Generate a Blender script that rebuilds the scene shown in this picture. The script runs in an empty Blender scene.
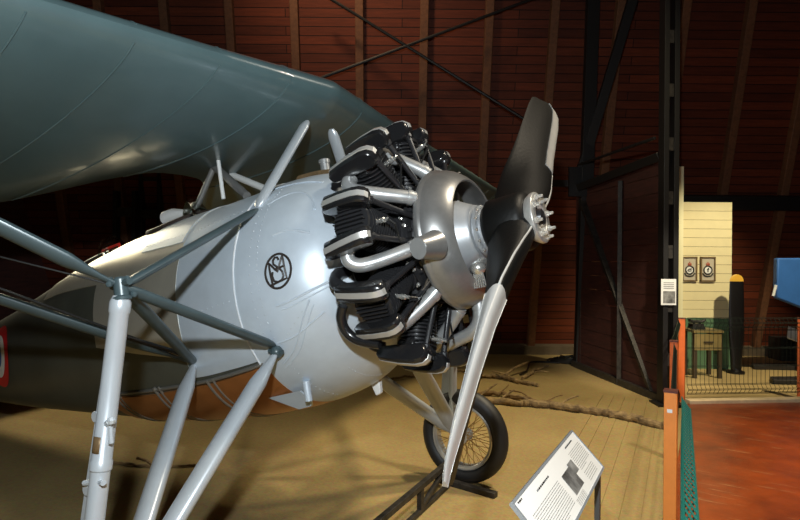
import bpy, math, random
from mathutils import Vector, Matrix
R = math.radians
PI = math.pi
random.seed(7)
C = bpy.context.scene.collection
sc = bpy.context.scene

# ------------------------------------------------------------------ materials
def srgb(h):
    h = h.lstrip('#'); out = []
    for i in (0, 2, 4):
        c = int(h[i:i+2], 16) / 255
        out.append(c / 12.92 if c <= .04045 else ((c + .055) / 1.055) ** 2.4)
    return (*out, 1)
MATS = {}
def mat(name, col, rough=.5, metal=0., var=0., vscale=6., bump=0., bscale=40., coat=0., stretch=None, col2=None, spec=.5):
    m = bpy.data.materials.new(name); m.use_nodes = True; nt = m.node_tree; N = nt.nodes; L = nt.links
    b = N['Principled BSDF']; b.inputs['Roughness'].default_value = rough; b.inputs['Metallic'].default_value = metal
    b.inputs['Coat Weight'].default_value = coat; b.inputs['Specular IOR Level'].default_value = spec
    c = srgb(col) if isinstance(col, str) else (*col, 1)
    b.inputs['Base Color'].default_value = c
    tc = N.new('ShaderNodeTexCoord'); vec = tc.outputs['Object']
    if stretch:
        mp = N.new('ShaderNodeMapping'); mp.inputs['Scale'].default_value = stretch
        L.new(vec, mp.inputs['Vector']); vec = mp.outputs['Vector']
    if var > 0 or col2:
        n = N.new('ShaderNodeTexNoise'); n.inputs['Scale'].default_value = vscale; n.inputs['Detail'].default_value = 6
        n.inputs['Roughness'].default_value = .65
        L.new(vec, n.inputs['Vector'])
        r = N.new('ShaderNodeValToRGB'); r.color_ramp.elements[0].position = .32; r.color_ramp.elements[1].position = .68
        c2 = srgb(col2) if col2 else tuple(min(1, x * (1 + var)) for x in c[:3]) + (1,)
        c1 = c if col2 else tuple(x * (1 - var) for x in c[:3]) + (1,)
        r.color_ramp.elements[0].color = c1; r.color_ramp.elements[1].color = c2
        L.new(n.outputs['Fac'], r.inputs['Fac']); L.new(r.outputs['Color'], b.inputs['Base Color'])
    if bump > 0:
        n2 = N.new('ShaderNodeTexNoise'); n2.inputs['Scale'].default_value = bscale; n2.inputs['Detail'].default_value = 8
        L.new(vec, n2.inputs['Vector'])
        bp = N.new('ShaderNodeBump'); bp.inputs['Strength'].default_value = bump; bp.inputs['Distance'].default_value = .01
        L.new(n2.outputs['Fac'], bp.inputs['Height']); L.new(bp.outputs['Normal'], b.inputs['Normal'])
    MATS[name] = m
    return m

M_silver = mat('silver_paint', (.50, .57, .64), .36, .25, var=.07, vscale=5, bump=.02, bscale=8)
M_leg = mat('leg_silver_paint', (.47, .51, .545), .30, .3, var=.05, vscale=9)
M_strut = mat('strut_grey_green', (.052, .078, .087), .35, .1, var=.12, vscale=9)
M_fabric = mat('dark_olive_fabric', (.058, .062, .05), .42, 0, var=.2, vscale=2.5, bump=.05, bscale=5)
M_wing = mat('wing_fabric', (.075, .122, .130), .30, 0, var=.10, vscale=2.2, bump=.10, bscale=1.8, spec=.5, coat=.25)
M_polish = mat('polished_metal', (.60, .57, .48), .32, .65, var=.06, vscale=5, bump=.05, bscale=5)
M_belly = mat('belly_sand_reflection', (.46, .18, .055), .32, .6, var=.15, vscale=4)  # copper tint puts the sand's reflection into the polished metal's colour
M_band = mat('band_grey', (.20, .19, .17), .4, .5)
M_black = mat('black_enamel', (.012, .012, .013), .22, 0, coat=.3)
M_fin = mat('black_fin', (.022, .022, .024), .30, .2)
M_rod = mat('black_tube', (.018, .018, .02), .3, .1)
M_alu = mat('aluminium_strip', (.62, .61, .58), .35, .6)
M_pipe = mat('exhaust_steel', (.44, .45, .45), .35, .6, var=.1, vscale=12)
M_ring = mat('collector_steel', (.27, .27, .265), .32, .65, var=.14, vscale=9)
M_nose = mat('nose_case_silver', (.42, .44, .46), .42, .5, var=.06, vscale=14)
M_plug = mat('plug_steel', (.75, .74, .70), .25, .8)
M_prop = mat('black_propeller', (.0045, .0045, .0042), .5, 0, bump=.12, bscale=60, spec=.22)
M_sheath = mat('sheath_metal', (.66, .66, .64), .38, .45, var=.05, vscale=10)
M_edge = mat('sheath_cream', (.66, .60, .48), .45, .2)
M_hubp = mat('hub_plate_metal', (.62, .61, .57), .32, .6, var=.12, vscale=40)
M_tyre = mat('tyre_rubber', (.013, .013, .014), .55, 0, bump=.06, bscale=60)
M_rim = mat('rim_silver', (.55, .55, .52), .3, .6)
M_spoke = mat('rusty_spoke', (.36, .20, .06), .45, .5)
M_white = mat('white_tube', (.78, .79, .78), .35, .05)
M_greytube = mat('dull_grey_tube', (.20, .20, .195), .4, .3)
M_brownp = mat('brown_plate', (.20, .13, .065), .45, .4, var=.3, vscale=15)
M_red = mat('roundel_red', (.62, .018, .02), .45)
M_rwhite = mat('roundel_white', (.80, .79, .74), .45)
M_blue = mat('roundel_blue', (.03, .10, .36), .45)
M_redh = mat('red_handle', (.60, .03, .02), .35)
M_emb = mat('emblem_black', (.02, .014, .011), .45)
M_seam = mat('seam_light', (.66, .70, .74), .35, .2)
M_wire = mat('black_wire', (.012, .012, .012), .4, .2)
M_glass = None
M_leather = mat('dark_leather', (.03, .02, .015), .5)

def glass(name, col, alpha):
    m = bpy.data.materials.new(name); m.use_nodes = True; nt = m.node_tree; N = nt.nodes
    b = N['Principled BSDF']; b.inputs['Base Color'].default_value = (*col, 1); b.inputs['Roughness'].default_value = .05
    b.inputs['Transmission Weight'].default_value = 1; b.inputs['IOR'].default_value = 1.1
    return m
M_glass = glass('windscreen_glass', (.8, .82, .8), .2)

# ------------------------------------------------------------------ mesh builder
class MB:
    def __init__(s): s.v = []; s.f = []; s.m = []
    def quadgrid(s, rows, closed_u=False, closed_v=False, mi=0, flip=False):
        b = len(s.v); nr = len(rows); nc = len(rows[0])
        for r in rows: s.v += [tuple(p) for p in r]
        for i in range(nr if closed_v else nr - 1):
            for j in range(nc if closed_u else nc - 1):
                a = b + i * nc + j; q = b + i * nc + (j + 1) % nc
                c = b + ((i + 1) % nr) * nc + (j + 1) % nc; d = b + ((i + 1) % nr) * nc + j
                s.f.append((a, d, c, q) if flip else (a, q, c, d)); s.m.append(mi)
        return b
    def poly(s, pts, mi=0):
        b = len(s.v); s.v += [tuple(p) for p in pts]; s.f.append(tuple(range(b, b + len(pts)))); s.m.append(mi)
    def loft(s, secs, mi=0, cap=True):
        b = s.quadgrid(secs, closed_u=True, mi=mi); n = len(secs[0])
        if cap:
            s.f.append(tuple(range(b, b + n))[::-1]); s.m.append(mi)
            e = b + n * (len(secs) - 1); s.f.append(tuple(range(e, e + n))); s.m.append(mi)
    def tube(s, pts, rad, n=10, mi=0, cap=True, flat=1., ref=None):
        pts = [Vector(p) for p in pts]
        if not hasattr(rad, '__len__'): rad = [rad] * len(pts)
        t0 = (pts[1] - pts[0]).normalized()
        if ref is None: ref = Vector((0, 0, 1)) if abs(t0.z) < .9 else Vector((1, 0, 0))
        u = (Vector(ref) - Vector(ref).dot(t0) * t0).normalized()
        secs = []
        for i, p in enumerate(pts):
            if i == 0: t = pts[1] - pts[0]
            elif i == len(pts) - 1: t = pts[-1] - pts[-2]
            else: t = (pts[i + 1] - pts[i]).normalized() + (pts[i] - pts[i - 1]).normalized()
            t.normalize(); u = (u - u.dot(t) * t).normalized(); w = t.cross(u)
            secs.append([p + rad[i] * (math.cos(a) * u + flat * math.sin(a) * w) for a in [2 * PI * k / n for k in range(n)]])
        s.loft(secs, mi, cap)
    def box(s, c, d, mi=0, rot=None):
        c = Vector(c); b = len(s.v)
        for x in (-.5, .5):
            for y in (-.5, .5):
                for z in (-.5, .5):
                    p = Vector((x * d[0], y * d[1], z * d[2]))
                    if rot: p = rot @ p
                    s.v.append(tuple(c + p))
        for q in ((0, 1, 3, 2), (4, 6, 7, 5), (0, 4, 5, 1), (2, 3, 7, 6), (0, 2, 6, 4), (1, 5, 7, 3)):
            s.f.append(tuple(b + k for k in q)); s.m.append(mi)
    def bar(s, a, b_, w, h, mi=0, up=(0, 0, 1)):
        a = Vector(a); b_ = Vector(b_); t = (b_ - a); L = t.length; t.normalize(); up = Vector(up)
        x = t.cross(up)
        if x.length < 1e-4: x = t.cross(Vector((1, 0, 0)))
        x.normalize(); z = x.cross(t)
        rot = Matrix((x, t, z)).transposed()
        s.box((a + b_) / 2, (w, L, h), mi, rot)
    def lathe(s, prof, axis='x', n=32, c=(0, 0, 0), mi=0, closed=False):
        rows = []
        for (h, r) in prof:
            row = []
            for k in range(n):
                a = 2 * PI * k / n; q, w = r * math.cos(a), r * math.sin(a)
                p = (h, q, w) if axis == 'x' else ((w, h, q) if axis == 'y' else (q, w, h))
                row.append((p[0] + c[0], p[1] + c[1], p[2] + c[2]))
            rows.append(row)
        b = s.quadgrid(rows, closed_u=True, closed_v=closed, mi=mi)
        if not closed:
            if prof[0][1] > 1e-5: s.f.append(tuple(range(b, b + n))[::-1]); s.m.append(mi)
            if prof[-1][1] > 1e-5:
                e = b + n * (len(prof) - 1); s.f.append(tuple(range(e, e + n))); s.m.append(mi)
    def ball(s, c, r, mi=0, n=8, sq=(1, 1, 1)):
        rows = [[(c[0] + sq[0] * r * math.sin(t) * math.cos(a), c[1] + sq[1] * r * math.sin(t) * math.sin(a), c[2] + sq[2] * r * math.cos(t))
                 for a in [2 * PI * k / n for k in range(n)]] for t in [max(.02, min(PI - .02, PI * i / (n // 2))) for i in range(n // 2 + 1)]]
        s.loft(rows, mi)
    def extrude(s, pts, vec, mi=0):
        n = len(pts); vec = Vector(vec); b = len(s.v)
        s.v += [tuple(Vector(p)) for p in pts] + [tuple(Vector(p) + vec) for p in pts]
        s.f.append(tuple(range(b, b + n))[::-1]); s.f.append(tuple(range(b + n, b + 2 * n))); s.m += [mi, mi]
        for i in range(n):
            j = (i + 1) % n; s.f.append((b + i, b + j, b + n + j, b + n + i)); s.m.append(mi)
    def build(s, name, mats, parent=None, off=(0, 0, 0), bevel=0, smooth=35, loc=None, segs=2):
        me = bpy.data.meshes.new(name)
        me.from_pydata([(v[0] - off[0], v[1] - off[1], v[2] - off[2]) for v in s.v], [], s.f)
        if not isinstance(mats, (list, tuple)): mats = [mats]
        for m in mats: me.materials.append(m)
        me.polygons.foreach_set('material_index', s.m)
        import bmesh
        bm = bmesh.new(); bm.from_mesh(me); bmesh.ops.recalc_face_normals(bm, faces=bm.faces); bm.to_mesh(me); bm.free()
        if smooth:
            me.polygons.foreach_set('use_smooth', [True] * len(me.polygons)); me.set_sharp_from_angle(angle=R(smooth))
        o = bpy.data.objects.new(name, me); C.objects.link(o)
        if parent: o.parent = parent
        if loc: o.location = loc
        if bevel:
            md = o.modifiers.new('bevel', 'BEVEL'); md.width = bevel; md.segments = segs; md.limit_method = 'ANGLE'; md.angle_limit = R(40)
        return o

def tag(o, label=None, cat=None, group=None, kind=None):
    if label: o['label'] = label
    if cat: o['category'] = cat
    if group: o['group'] = group
    if kind: o['kind'] = kind
    return o
def empty(name, loc, label, cat, group=None, rot=(0, 0, 0)):
    o = bpy.data.objects.new(name, None); C.objects.link(o); o.location = loc; o.rotation_euler = rot
    o.empty_display_size = .1
    return tag(o, label, cat, group)
def lerp(a, b, t):
    r = [a[i] + (b[i] - a[i]) * t for i in range(len(a))]
    return Vector(r) if isinstance(a, Vector) else tuple(r)
def interp(tab, x):
    if x >= tab[0][0]: return tab[0][1:]
    for a, b in zip(tab, tab[1:]):
        if b[0] <= x <= a[0]:
            t = (a[0] - x) / (a[0] - b[0]); return lerp(a[1:], b[1:], t)
    return tab[-1][1:]
def smooth_interp(tab, x):
    e = .06
    a = [interp(tab, x + d) for d in (-e, -e / 2, 0, e / 2, e)]
    return tuple(sum(q[i] for q in a) / 5 for i in range(len(a[0])))

# ------------------------------------------------------------------ camera
CAM = Vector((.873, -2.363, 1.519)); YAW = R(31.64); PIT = R(-.24); ROL = R(.52); FPX = 567.84
fwd = Vector((-math.sin(YAW) * math.cos(PIT), math.cos(YAW) * math.cos(PIT), -math.sin(PIT)))
right = Vector((math.cos(YAW), math.sin(YAW), 0)); up = right.cross(fwd)
r2 = right * math.cos(ROL) + up * math.sin(ROL); u2 = -right * math.sin(ROL) + up * math.cos(ROL)
cd = bpy.data.cameras.new('camera'); cam = bpy.data.objects.new('camera', cd); C.objects.link(cam)
cam.matrix_world = Matrix(((r2.x, u2.x, -fwd.x, CAM.x), (r2.y, u2.y, -fwd.y, CAM.y), (r2.z, u2.z, -fwd.z, CAM.z), (0, 0, 0, 1)))
cd.sensor_width = 36; cd.lens = FPX * 36 / 800; cd.clip_start = .05; cd.clip_end = 200
sc.camera = cam
def cam_pt(px, py, d):            # world point seen at a place of the photo, at a depth in metres
    return CAM + fwd * d + r2 * ((px - 400) / FPX * d) - u2 * ((py - 260) / FPX * d)
def floor_pt(px, py, z=0):
    d = fwd * FPX + r2 * (px - 400) - u2 * (py - 260)
    return CAM + d * ((z - CAM.z) / d.z)

# ================================================================== AIRCRAFT
TAU = R(11.96); ZH = 1.691
AX = Vector((math.cos(TAU), 0, math.sin(TAU))); AZ = Vector((-math.sin(TAU), 0, math.cos(TAU)))
HUB = Vector((0, 0, ZH))
A0w = Vector((-.8095, 0, 0)); A0 = ((A0w - HUB).dot(AX), 0, (A0w - HUB).dot(AZ))
plane = empty('monoplane', A0w, 'silver and dark grey high-wing trainer monoplane with exposed black radial engine', 'aeroplane', rot=(0, -TAU, 0))
def un_y(px, py, y):              # photo place -> aircraft coordinates on a plane of constant y
    d = fwd * FPX + r2 * (px - 400) - u2 * (py - 260)
    P = CAM + d * ((y - CAM.y) / d.y) - HUB
    return Vector((P.dot(AX), y, P.dot(AZ)))
def part(mb, name, m, parent=None, bevel=0, smooth=35, label=None):
    o = mb.build(name, m, parent or plane, off=A0 if parent is None else (0, 0, 0), bevel=bevel, smooth=smooth)
    if parent is not None and parent is not plane:
        # parent meshes are built with A0 already removed, so children use the same frame
        for v in o.data.vertices: v.co -= Vector(A0)
    if label: o['label'] = label
    return o

# fuselage surface ------------------------------------------------
FT = [(-.64, .28, -.34, .30, 2.0), (-.68, .355, -.43, .385, 2.0), (-.74, .415, -.505, .45, 2.0), (-.80, .452, -.555, .49, 2.0), (-.90, .478, -.612, .535, 2.0), (-1.05, .49, -.655, .57, 2.0), (-1.2, .488, -.68, .58, 2.05),
      (-1.5, .485, -.705, .565, 2.15), (-2.0, .495, -.705, .53, 2.2), (-2.4, .485, -.685, .49, 2.25), (-3.0, .44, -.62, .43, 2.3),
      (-3.4, .38, -.575, .39, 2.3), (-4.0, .30, -.51, .32, 2.3), (-4.7, .23, -.41, .24, 2.3), (-5.5, .14, -.27, .14, 2.2), (-6.3, .06, -.14, .04, 2.0)]
def fus(x, th, off=0.):
    zt, zb, w, n = smooth_interp(FT, x); zc = (zt + zb) / 2; hh = (zt - zb) / 2
    s, c = math.sin(th), math.cos(th)
    k = (abs(s) ** n + abs(c) ** n) ** (-1 / n)
    return Vector((x, -(w + off) * s * k, zc + (hh + off) * c * k))
def frange(a, b, n): return [a + (b - a) * i / (n - 1) for i in range(n)]
def patch(mb, x0, x1, t0, t1, off=.006, nx=16, nt=24, mi=0):
    f0 = t0 if callable(t0) else (lambda x: t0); f1 = t1 if callable(t1) else (lambda x: t1)
    rows = []
    for k, i in enumerate([0] + list(range(nx)) + [nx - 1]):
        x = x0 + (x1 - x0) * i / (nx - 1); row = []
        for q, j in enumerate([0] + list(range(nt)) + [nt - 1]):
            th = f0(x) + (f1(x) - f0(x)) * j / (nt - 1)
            edge = k in (0, nx + 1) or q in (0, nt + 1)
            row.append(fus(x, th, -.004 if edge else off))
        rows.append(row)
    mb.quadgrid(rows, mi=mi)
def bead(mb, pts, rad=.006, off=.002, mi=0, n=8):
    P = [fus(q.x, q.y, off) for q in spl([(x, t, 0) for (x, t) in pts], 6)]; mb.tube(P, rad, n, mi)
def rivets(mb, pts, n, off=.0065, r=.0030):
    seg = len(pts) - 1
    for k in range(n):
        t = k / (n - 1) * seg; i = min(int(t), seg - 1); x, th = lerp(pts[i], pts[i + 1], t - i)
        mb.ball(fus(x, th, off), r, n=6)
def spl(pts, n=6):
    P = [Vector(p) for p in pts]; out = []
    for i in range(len(P) - 1):
        p0 = P[max(0, i - 1)]; p1 = P[i]; p2_ = P[i + 1]; p3 = P[min(len(P) - 1, i + 2)]
        for k in range(n):
            t = k / n; out.append(.5 * ((2 * p1) + (p2_ - p0) * t + (2 * p0 - 5 * p1 + 4 * p2_ - p3) * t * t + (3 * p1 - p0 - 3 * p2_ + p3) * t ** 3))
    out.append(P[-1]); return out
D = R(1)
mb = MB(); secs = []
for x in frange(-1.0, -6.3, 60): secs.append([fus(x, 2 * PI * k / 72) for k in range(72)])
mb.loft(secs); fuselage = part(mb, 'fuselage', M_fabric, label='dark olive fabric rear fuselage')
mb = MB(); rows = []
xs = [-.65] + frange(-.655, -1.13, 28) + [-1.13]
for i, x in enumerate(xs):
    rows.append([fus(x, 2 * PI * k / 96, .008 if 0 < i < len(xs) - 1 else -.03) for k in range(96)])
mb.loft(rows); cowl = part(mb, 'nose_cowl', M_silver, label='silver rounded nose cowling behind the engine')
mb = MB()
patch(mb, -1.13, -1.60, -122 * D, 122 * D, .005, 14, 80)
panel = part(mb, 'side_panel', M_silver, label='silver metal panel between cowling and fabric')
mb = MB(); patch(mb, -1.57, -2.42, lambda x: -(97 + 18 * (x + 1.57) / .85) * D, lambda x: (112 + 14 * (x + 1.57) / .85) * D, .007, 16, 70)
polished = part(mb, 'polished_panel', M_polish, label='polished bare metal panel aft of the silver panel')
mb = MB(); patch(mb, -1.58, -1.98, lambda x: -(54 - 6 * (-1.58 - x)) * D, lambda x: (54 - 6 * (-1.58 - x)) * D, .010, 16, 40)
part(mb, 'forward_decking', M_silver, label='silver decking ahead of the cockpit')
mb = MB(); patch(mb, -2.40, -3.25, lambda x: -(62 - 10 * (-2.4 - x) / .85) * D, lambda x: (62 - 10 * (-2.4 - x) / .85) * D, .006, 16, 40)
deck = part(mb, 'top_decking', M_polish, label='polished metal decking round the cockpits')
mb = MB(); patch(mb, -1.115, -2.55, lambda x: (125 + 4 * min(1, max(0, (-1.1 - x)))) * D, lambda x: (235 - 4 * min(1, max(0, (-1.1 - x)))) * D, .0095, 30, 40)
belly = part(mb, 'belly_panel', M_belly, label='metal belly panel with brown sand reflection in its colour')
for x in (-1.52, -1.98, -2.42):
    mb = MB(); bead(mb, [(x, 124 * D), (x - .02, 150 * D), (x - .02, 180 * D), (x - .02, 210 * D), (x, 236 * D)], .009, .008)
    bead(mb, [(x + .045, 124 * D), (x + .025, 150 * D), (x + .025, 180 * D), (x + .025, 210 * D), (x + .045, 236 * D)], .007, .008)
    part(mb, 'belly_band', M_band)
mb = MB(); bead(mb, [(-1.12, 124 * D), (-2.0, 126 * D), (-2.56, 127 * D)], .010, .004); part(mb, 'belly_edge_strip', M_band)
# seams and rivets
mb = MB()
bead(mb, [(-1.135, t * D) for t in (-125, -80, -40, 0, 30, 60, 95, 125)], .005, .008)
part(mb, 'cowl_seam', M_seam)
mb = MB()
rivets(mb, [(-1.60 + .03, t * D) for t in (20, 60, 120)], 26)
rivets(mb, [(-1.0, t * D) for t in (35, 60, 90, 130, 165)], 44, .0085)
rivets(mb, [(-1.04, t * D) for t in (50, 90, 125)], 20, .0085)
rivets(mb, [(-1.15, 46 * D), (-1.5, 49 * D), (-1.95, 48 * D)], 28, .011)
rivets(mb, [(-1.12, 30 * D), (-.95, 30 * D), (-.8, 31 * D)], 16, .0085)
rivets(mb, [(-.82, 150 * D), (-.82, 190 * D)], 16, .0085)
rivets(mb, [(-1.57, 92 * D), (-1.14, 92 * D)], 12)
rivets(mb, [(-.98, 118 * D), (-.84, 108 * D)], 7, .0085)
part(mb, 'rivet_rows', M_leg, smooth=60)['kind'] = 'stuff'
mb = MB(); bead(mb, [(-1.12, 31 * D), (-.95, 31 * D), (-.8, 31.5 * D)], .0035, .010); part(mb, 'pressed_ridge', M_silver)
mb = MB(); bead(mb, [(-1.02, 47 * D), (-.93, 42 * D), (-.86, 42 * D), (-.80, 47 * D), (-.77, 55 * D)], .006, .005); part(mb, 'pressed_ridge', M_silver)
mb = MB(); bead(mb, [(-.94, 101 * D), (-.86, 101 * D), (-.72, 99 * D)], .006, .006); bead(mb, [(-.92, 103.5 * D), (-.86, 103.5 * D), (-.72, 101.5 * D)], .004, .006); part(mb, 'pressed_ridge', M_silver)
mb = MB(); bead(mb, [(-1.03, 128 * D), (-.93, 122 * D), (-.86, 113 * D), (-.80, 104 * D)], .005, .006); bead(mb, [(-1.03, 130 * D), (-.92, 124.5 * D), (-.845, 115 * D), (-.79, 107 * D)], .004, .006); part(mb, 'pressed_ridge', M_silver)
mb = MB(); bead(mb, [(-1.0, 117 * D), (-.9, 117 * D), (-.765, 113 * D)], .005, .006); part(mb, 'pressed_ridge', M_silver)
mb = MB(); bead(mb, [(-.93, 68 * D), (-.86, 67 * D), (-.77, 70 * D)], .007, .006); part(mb, 'pressed_ridge', M_silver)

# emblem: ring with an interlaced monogram
def emb_pt(u, v, off): 
    x = -.900 + u * .058; return fus(x, (86 - v * .080 / .585 / D) * D, off)
def stroke(mb, pts, w=.0048):
    P = []
    for a, b in zip(pts, pts[1:]):
        for k in range(5): q = lerp(a, b, k / 5); P.append(emb_pt(*q, .010))
    P.append(emb_pt(*pts[-1], .010)); mb.tube(P, w, 8)
mb = MB()
stroke(mb, [(math.cos(a), math.sin(a)) for a in frange(0, 2 * PI, 33)], .0052)
stroke(mb, [(-.50, -.80), (-.68, .62), (-.02, -.05), (.42, .88), (.62, -.58), (-.66, -.70)])
stroke(mb, [(.12, .62), (.02, .80), (-.18, .82), (-.33, .66), (-.30, .45), (-.08, .28), (.14, .12), (.34, -.12), (.40, -.38), (.24, -.58), (-.06, -.64), (-.36, -.52), (-.46, -.22), (-.40, .02)])
stroke(mb, [(.0, .12), (.5, .2)]); stroke(mb, [(.0, -.05), (-.1, .2)])
part(mb, 'emblem', M_emb, label='black interlaced monogram in a ring')
# roundel
rc = un_y(9, 350, -.3); RX = rc.x - .125
mb = MB()
for mi, (ra, rb) in enumerate(((.08, 0), (.145, .08), (.215, .145))):
    rows = []
    for rr in frange(rb if rb else .002, ra, 4):
        rows.append([fus(RX + rr * math.cos(a), (86 - rr * math.sin(a) / .38 / D) * D, .005 + .0006 * (2 - mi)) for a in frange(0, 2 * PI, 41)])
    mb.quadgrid(rows, mi=mi)
part(mb, 'roundel', [M_blue, M_rwhite, M_red], label='blue, white and red roundel on the fuselage side')
# cockpits, windscreens, headrest, red handle
for x in (-2.05, -2.95):
    mb = MB(); ring = [fus(x + .26 * math.cos(a), 30 * D * math.sin(a), .012) for a in frange(0, 2 * PI, 37)]
    mb.tube(ring, .018, 8); part(mb, 'cockpit_coaming', M_leather)
    mb = MB(); rows = [[fus(x + .25 * q * math.cos(a), 29 * D * q * math.sin(a), .0075) for a in frange(0, 2 * PI, 37)] for q in (.02, .5, 1)]
    mb.quadgrid(rows); part(mb, 'cockpit_opening', M_leather)
    mb = MB(); rows = []
    for q in (0, .5, 1):
        rows.append([Vector((x + .27 - .12 * q + .10 * math.cos(a) - .1, -.20 * math.cos(a), fus(x + .2, 0).z - .03 + (.03 + .15 * q) * math.sin(a))) for a in frange(0, PI, 15)])
    mb.quadgrid(rows); w = part(mb, 'windscreen', M_glass)
    md = w.modifiers.new('s', 'SOLIDIFY'); md.thickness = .003
p = un_y(104, 250, -.15); p2 = un_y(119, 244, -.15); p3 = un_y(103, 256, -.15)
mb = MB(); mb.tube([p3 + Vector((0, 0, -.03)), p, lerp(p, p2, .4), p2, p2 + Vector((.015, 0, -.05))], .010, 8)
part(mb, 'cockpit_handle', M_redh, label='red grab handle beside the cockpit')
hr = un_y(163, 216, -.05); hr2 = un_y(190, 214, -.05)
mb = MB(); h0 = fus(-1.98, -2 * D); 
mb.loft([[Vector((hr.x, -.02 + .055 * math.cos(a), hr.z - .015 + .05 * math.sin(a))) for a in frange(0, 2 * PI * 15 / 16, 16)],
         [Vector((hr.x + .08, -.02 + .05 * math.cos(a), hr.z - .012 + .045 * math.sin(a))) for a in frange(0, 2 * PI * 15 / 16, 16)],
         [Vector((hr.x + .25, -.02 + .012 * math.cos(a), hr.z - .035 + .012 * math.sin(a))) for a in frange(0, 2 * PI * 15 / 16, 16)]])
part(mb, 'headrest_fairing', M_white, label='white cone fairing on the decking')
# oil filler on the cowl
mb = MB(); rows = []
for x in frange(-1.10, -.78, 10): rows.append([fus(x, t * D, .03 if 0 < k < 7 and -1.1 < x < -.78 else .0) for k, t in enumerate((-16, -15.5, -8, -3, 2, 7, 11, 11.5))])
mb.quadgrid(rows); part(mb, 'filler_plate', M_brownp, label='brown plate on top of the cowling')
cp = un_y(325, 166, 0); mb = MB(); mb.lathe([(-.05, .026), (.012, .026), (.013, .031), (.032, .031), (.035, .027)], 'z', 20, cp); part(mb, 'filler_cap', M_pipe)
# fin plates under the cowl
q1, q2, q3 = un_y(268, 398, -.36), un_y(300, 391, -.36), un_y(311, 404, -.30)
mb = MB(); mb.extrude([q1, q2, q2 + Vector((.04, .02, -.055)), q3 + Vector((0, 0, -.01)), q3 + Vector((-.08, .0, -.02))], (0, .012, .0)); part(mb, 'step_plate', M_silver)
s1, s2 = un_y(306, 381, -.36), un_y(309, 401, -.36); mb = MB(); mb.tube([s1, s2], .018, 12); part(mb, 'drain_stub', M_silver)
s1, s2 = un_y(372, 380, .1), un_y(377, 394, .1); mb = MB()
mb.extrude([s1 + Vector((-.03, 0, .02)), s1 + Vector((.05, 0, .05)), s2 + Vector((.02, 0, 0)), s2 + Vector((-.01, 0, -.01))], (0, .03, 0)); part(mb, 'small_scoop', M_white, bevel=.006)

# ---------------------------------------------------------------- wing
XLE, ZLE, SW, DIH = -.80, .925, math.tan(R(9.88)), math.tan(R(1.34))
def chord(y):
    a = abs(y)
    if a < .12: return 1.30
    if a < .85:
        t = (a - .12) / .73; return 1.30 + .78 * (t * t * (3 - 2 * t))
    if a < 4.6: return 2.08
    t = (a - 4.6) / .75; return 2.08 * math.sqrt(max(.02, 1 - t * t * .97))
def airfoil(n=26):
    pts = []
    xs = [(1 - math.cos(PI * i / n)) / 2 for i in range(n + 1)]
    def yt(x): return .60 * (.2969 * math.sqrt(x) - .126 * x - .3516 * x * x + .2843 * x ** 3 - .1036 * x ** 4) / .2 * .2
    up_ = [(x, 1.10 * yt(x)) for x in xs]; lo = [(x, -.92 * yt(x) * (1.0 + .25 * x)) for x in xs[1:-1]]
    return up_ + lo[::-1]
AF = airfoil()
def wing_pt(y, cx, cz, cref=2.08):
    a = abs(y); x0 = XLE - a * SW; c = chord(y); tip = 1 if a < 4.6 else math.sqrt(max(.05, 1 - ((a - 4.6) / .75) ** 2 * .95))
    if a >= 4.6: x0 -= (2.08 - c) * .35
    # inside the cut-out the section is simply trimmed
    f = cx * c / 2.08
    zz = cz * cref * tip * (1 if c > 2.07 or a > 4.6 else (1 - cx ** 6 * .0))
    inc = -cx * c * .075
    return Vector((x0 - cx * c, y, ZLE + a * DIH + inc + zz))
def wing_mesh(y0, y1, n):
    mb = MB(); secs = []
    for y in frange(y0, y1, n):
        s = []
        for (cx, cz) in AF: s.append(wing_pt(y, cx, cz))
        secs.append(s)
    mb.loft(secs); return mb
part(wing_mesh(-.30, .30, 15), 'wing_centre_section', M_wing)
sw = part(wing_mesh(-.302, -5.33, 80), 'starboard_wing', M_wing)
pw = part(wing_mesh(.302, 5.33, 80), 'port_wing', M_wing)
for s, par in ((-1, sw), (1, pw)):
    mb = MB()
    low = AF[27:][::-1]
    for y in frange(.305, 5.0, 14):
        for lst in (low[:-1], AF[:20]):
            mb.tube([wing_pt(s * y, cx, cz + (-.0004 if lst is not AF[:20] else .0004)) for (cx, cz) in lst[1:]], .0035, 6)
    part(mb, 'rib_tapes', M_wing, par)
# cabane struts
def sect_tube(mb, a, b, w, th, taper=True, ref=(1, 0, 0), n=18):
    a = Vector(a); b = Vector(b); L = (b - a).length
    ks = [0, .03, .08, .92, .97, 1] if taper else [0, 1]; sc_ = [.45, .8, 1, 1, .8, .45] if taper else [1, 1]
    mb.tube([lerp(a, b, k) for k in ks], [w * q for q in sc_], n, flat=th / w, ref=ref)
WS = Vector((-.958, -.10, .775)); S4 = Vector((-1.085, -.42, .315))
for s in (-1, 1):
    f = Vector((1, -s, 1)) if s == 1 else Vector((1, 1, 1))
    a = Vector((WS.x, WS.y * -s, WS.z)); b = Vector((S4.x, S4.y * -s, S4.z))
    mb = MB(); sect_tube(mb, b, a, .034, .02); part(mb, 'cabane_strut', M_leg)
nd = un_y(215, 171, 0); nd.z += .03
for (px, py, y, m, rr) in ((196, 209, -.03, M_greytube, .018), (247, 196, -.12, M_greytube, .024)):
    mb = MB(); mb.tube([nd, un_y(px, py, y)], rr, 12); part(mb, 'cabane_strut', m, label='dull grey rear cabane strut')
mb = MB(); mb.tube([un_y(232, 175, .18), un_y(268, 190, .12)], .022, 12); part(mb, 'cabane_strut', M_white)
mb = MB(); mb.tube([un_y(217, 150, -.1) + Vector((0, 0, .04)), un_y(223.5, 199, -.1)], .0115, 10); part(mb, 'fuel_pipe', M_white)

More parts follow.
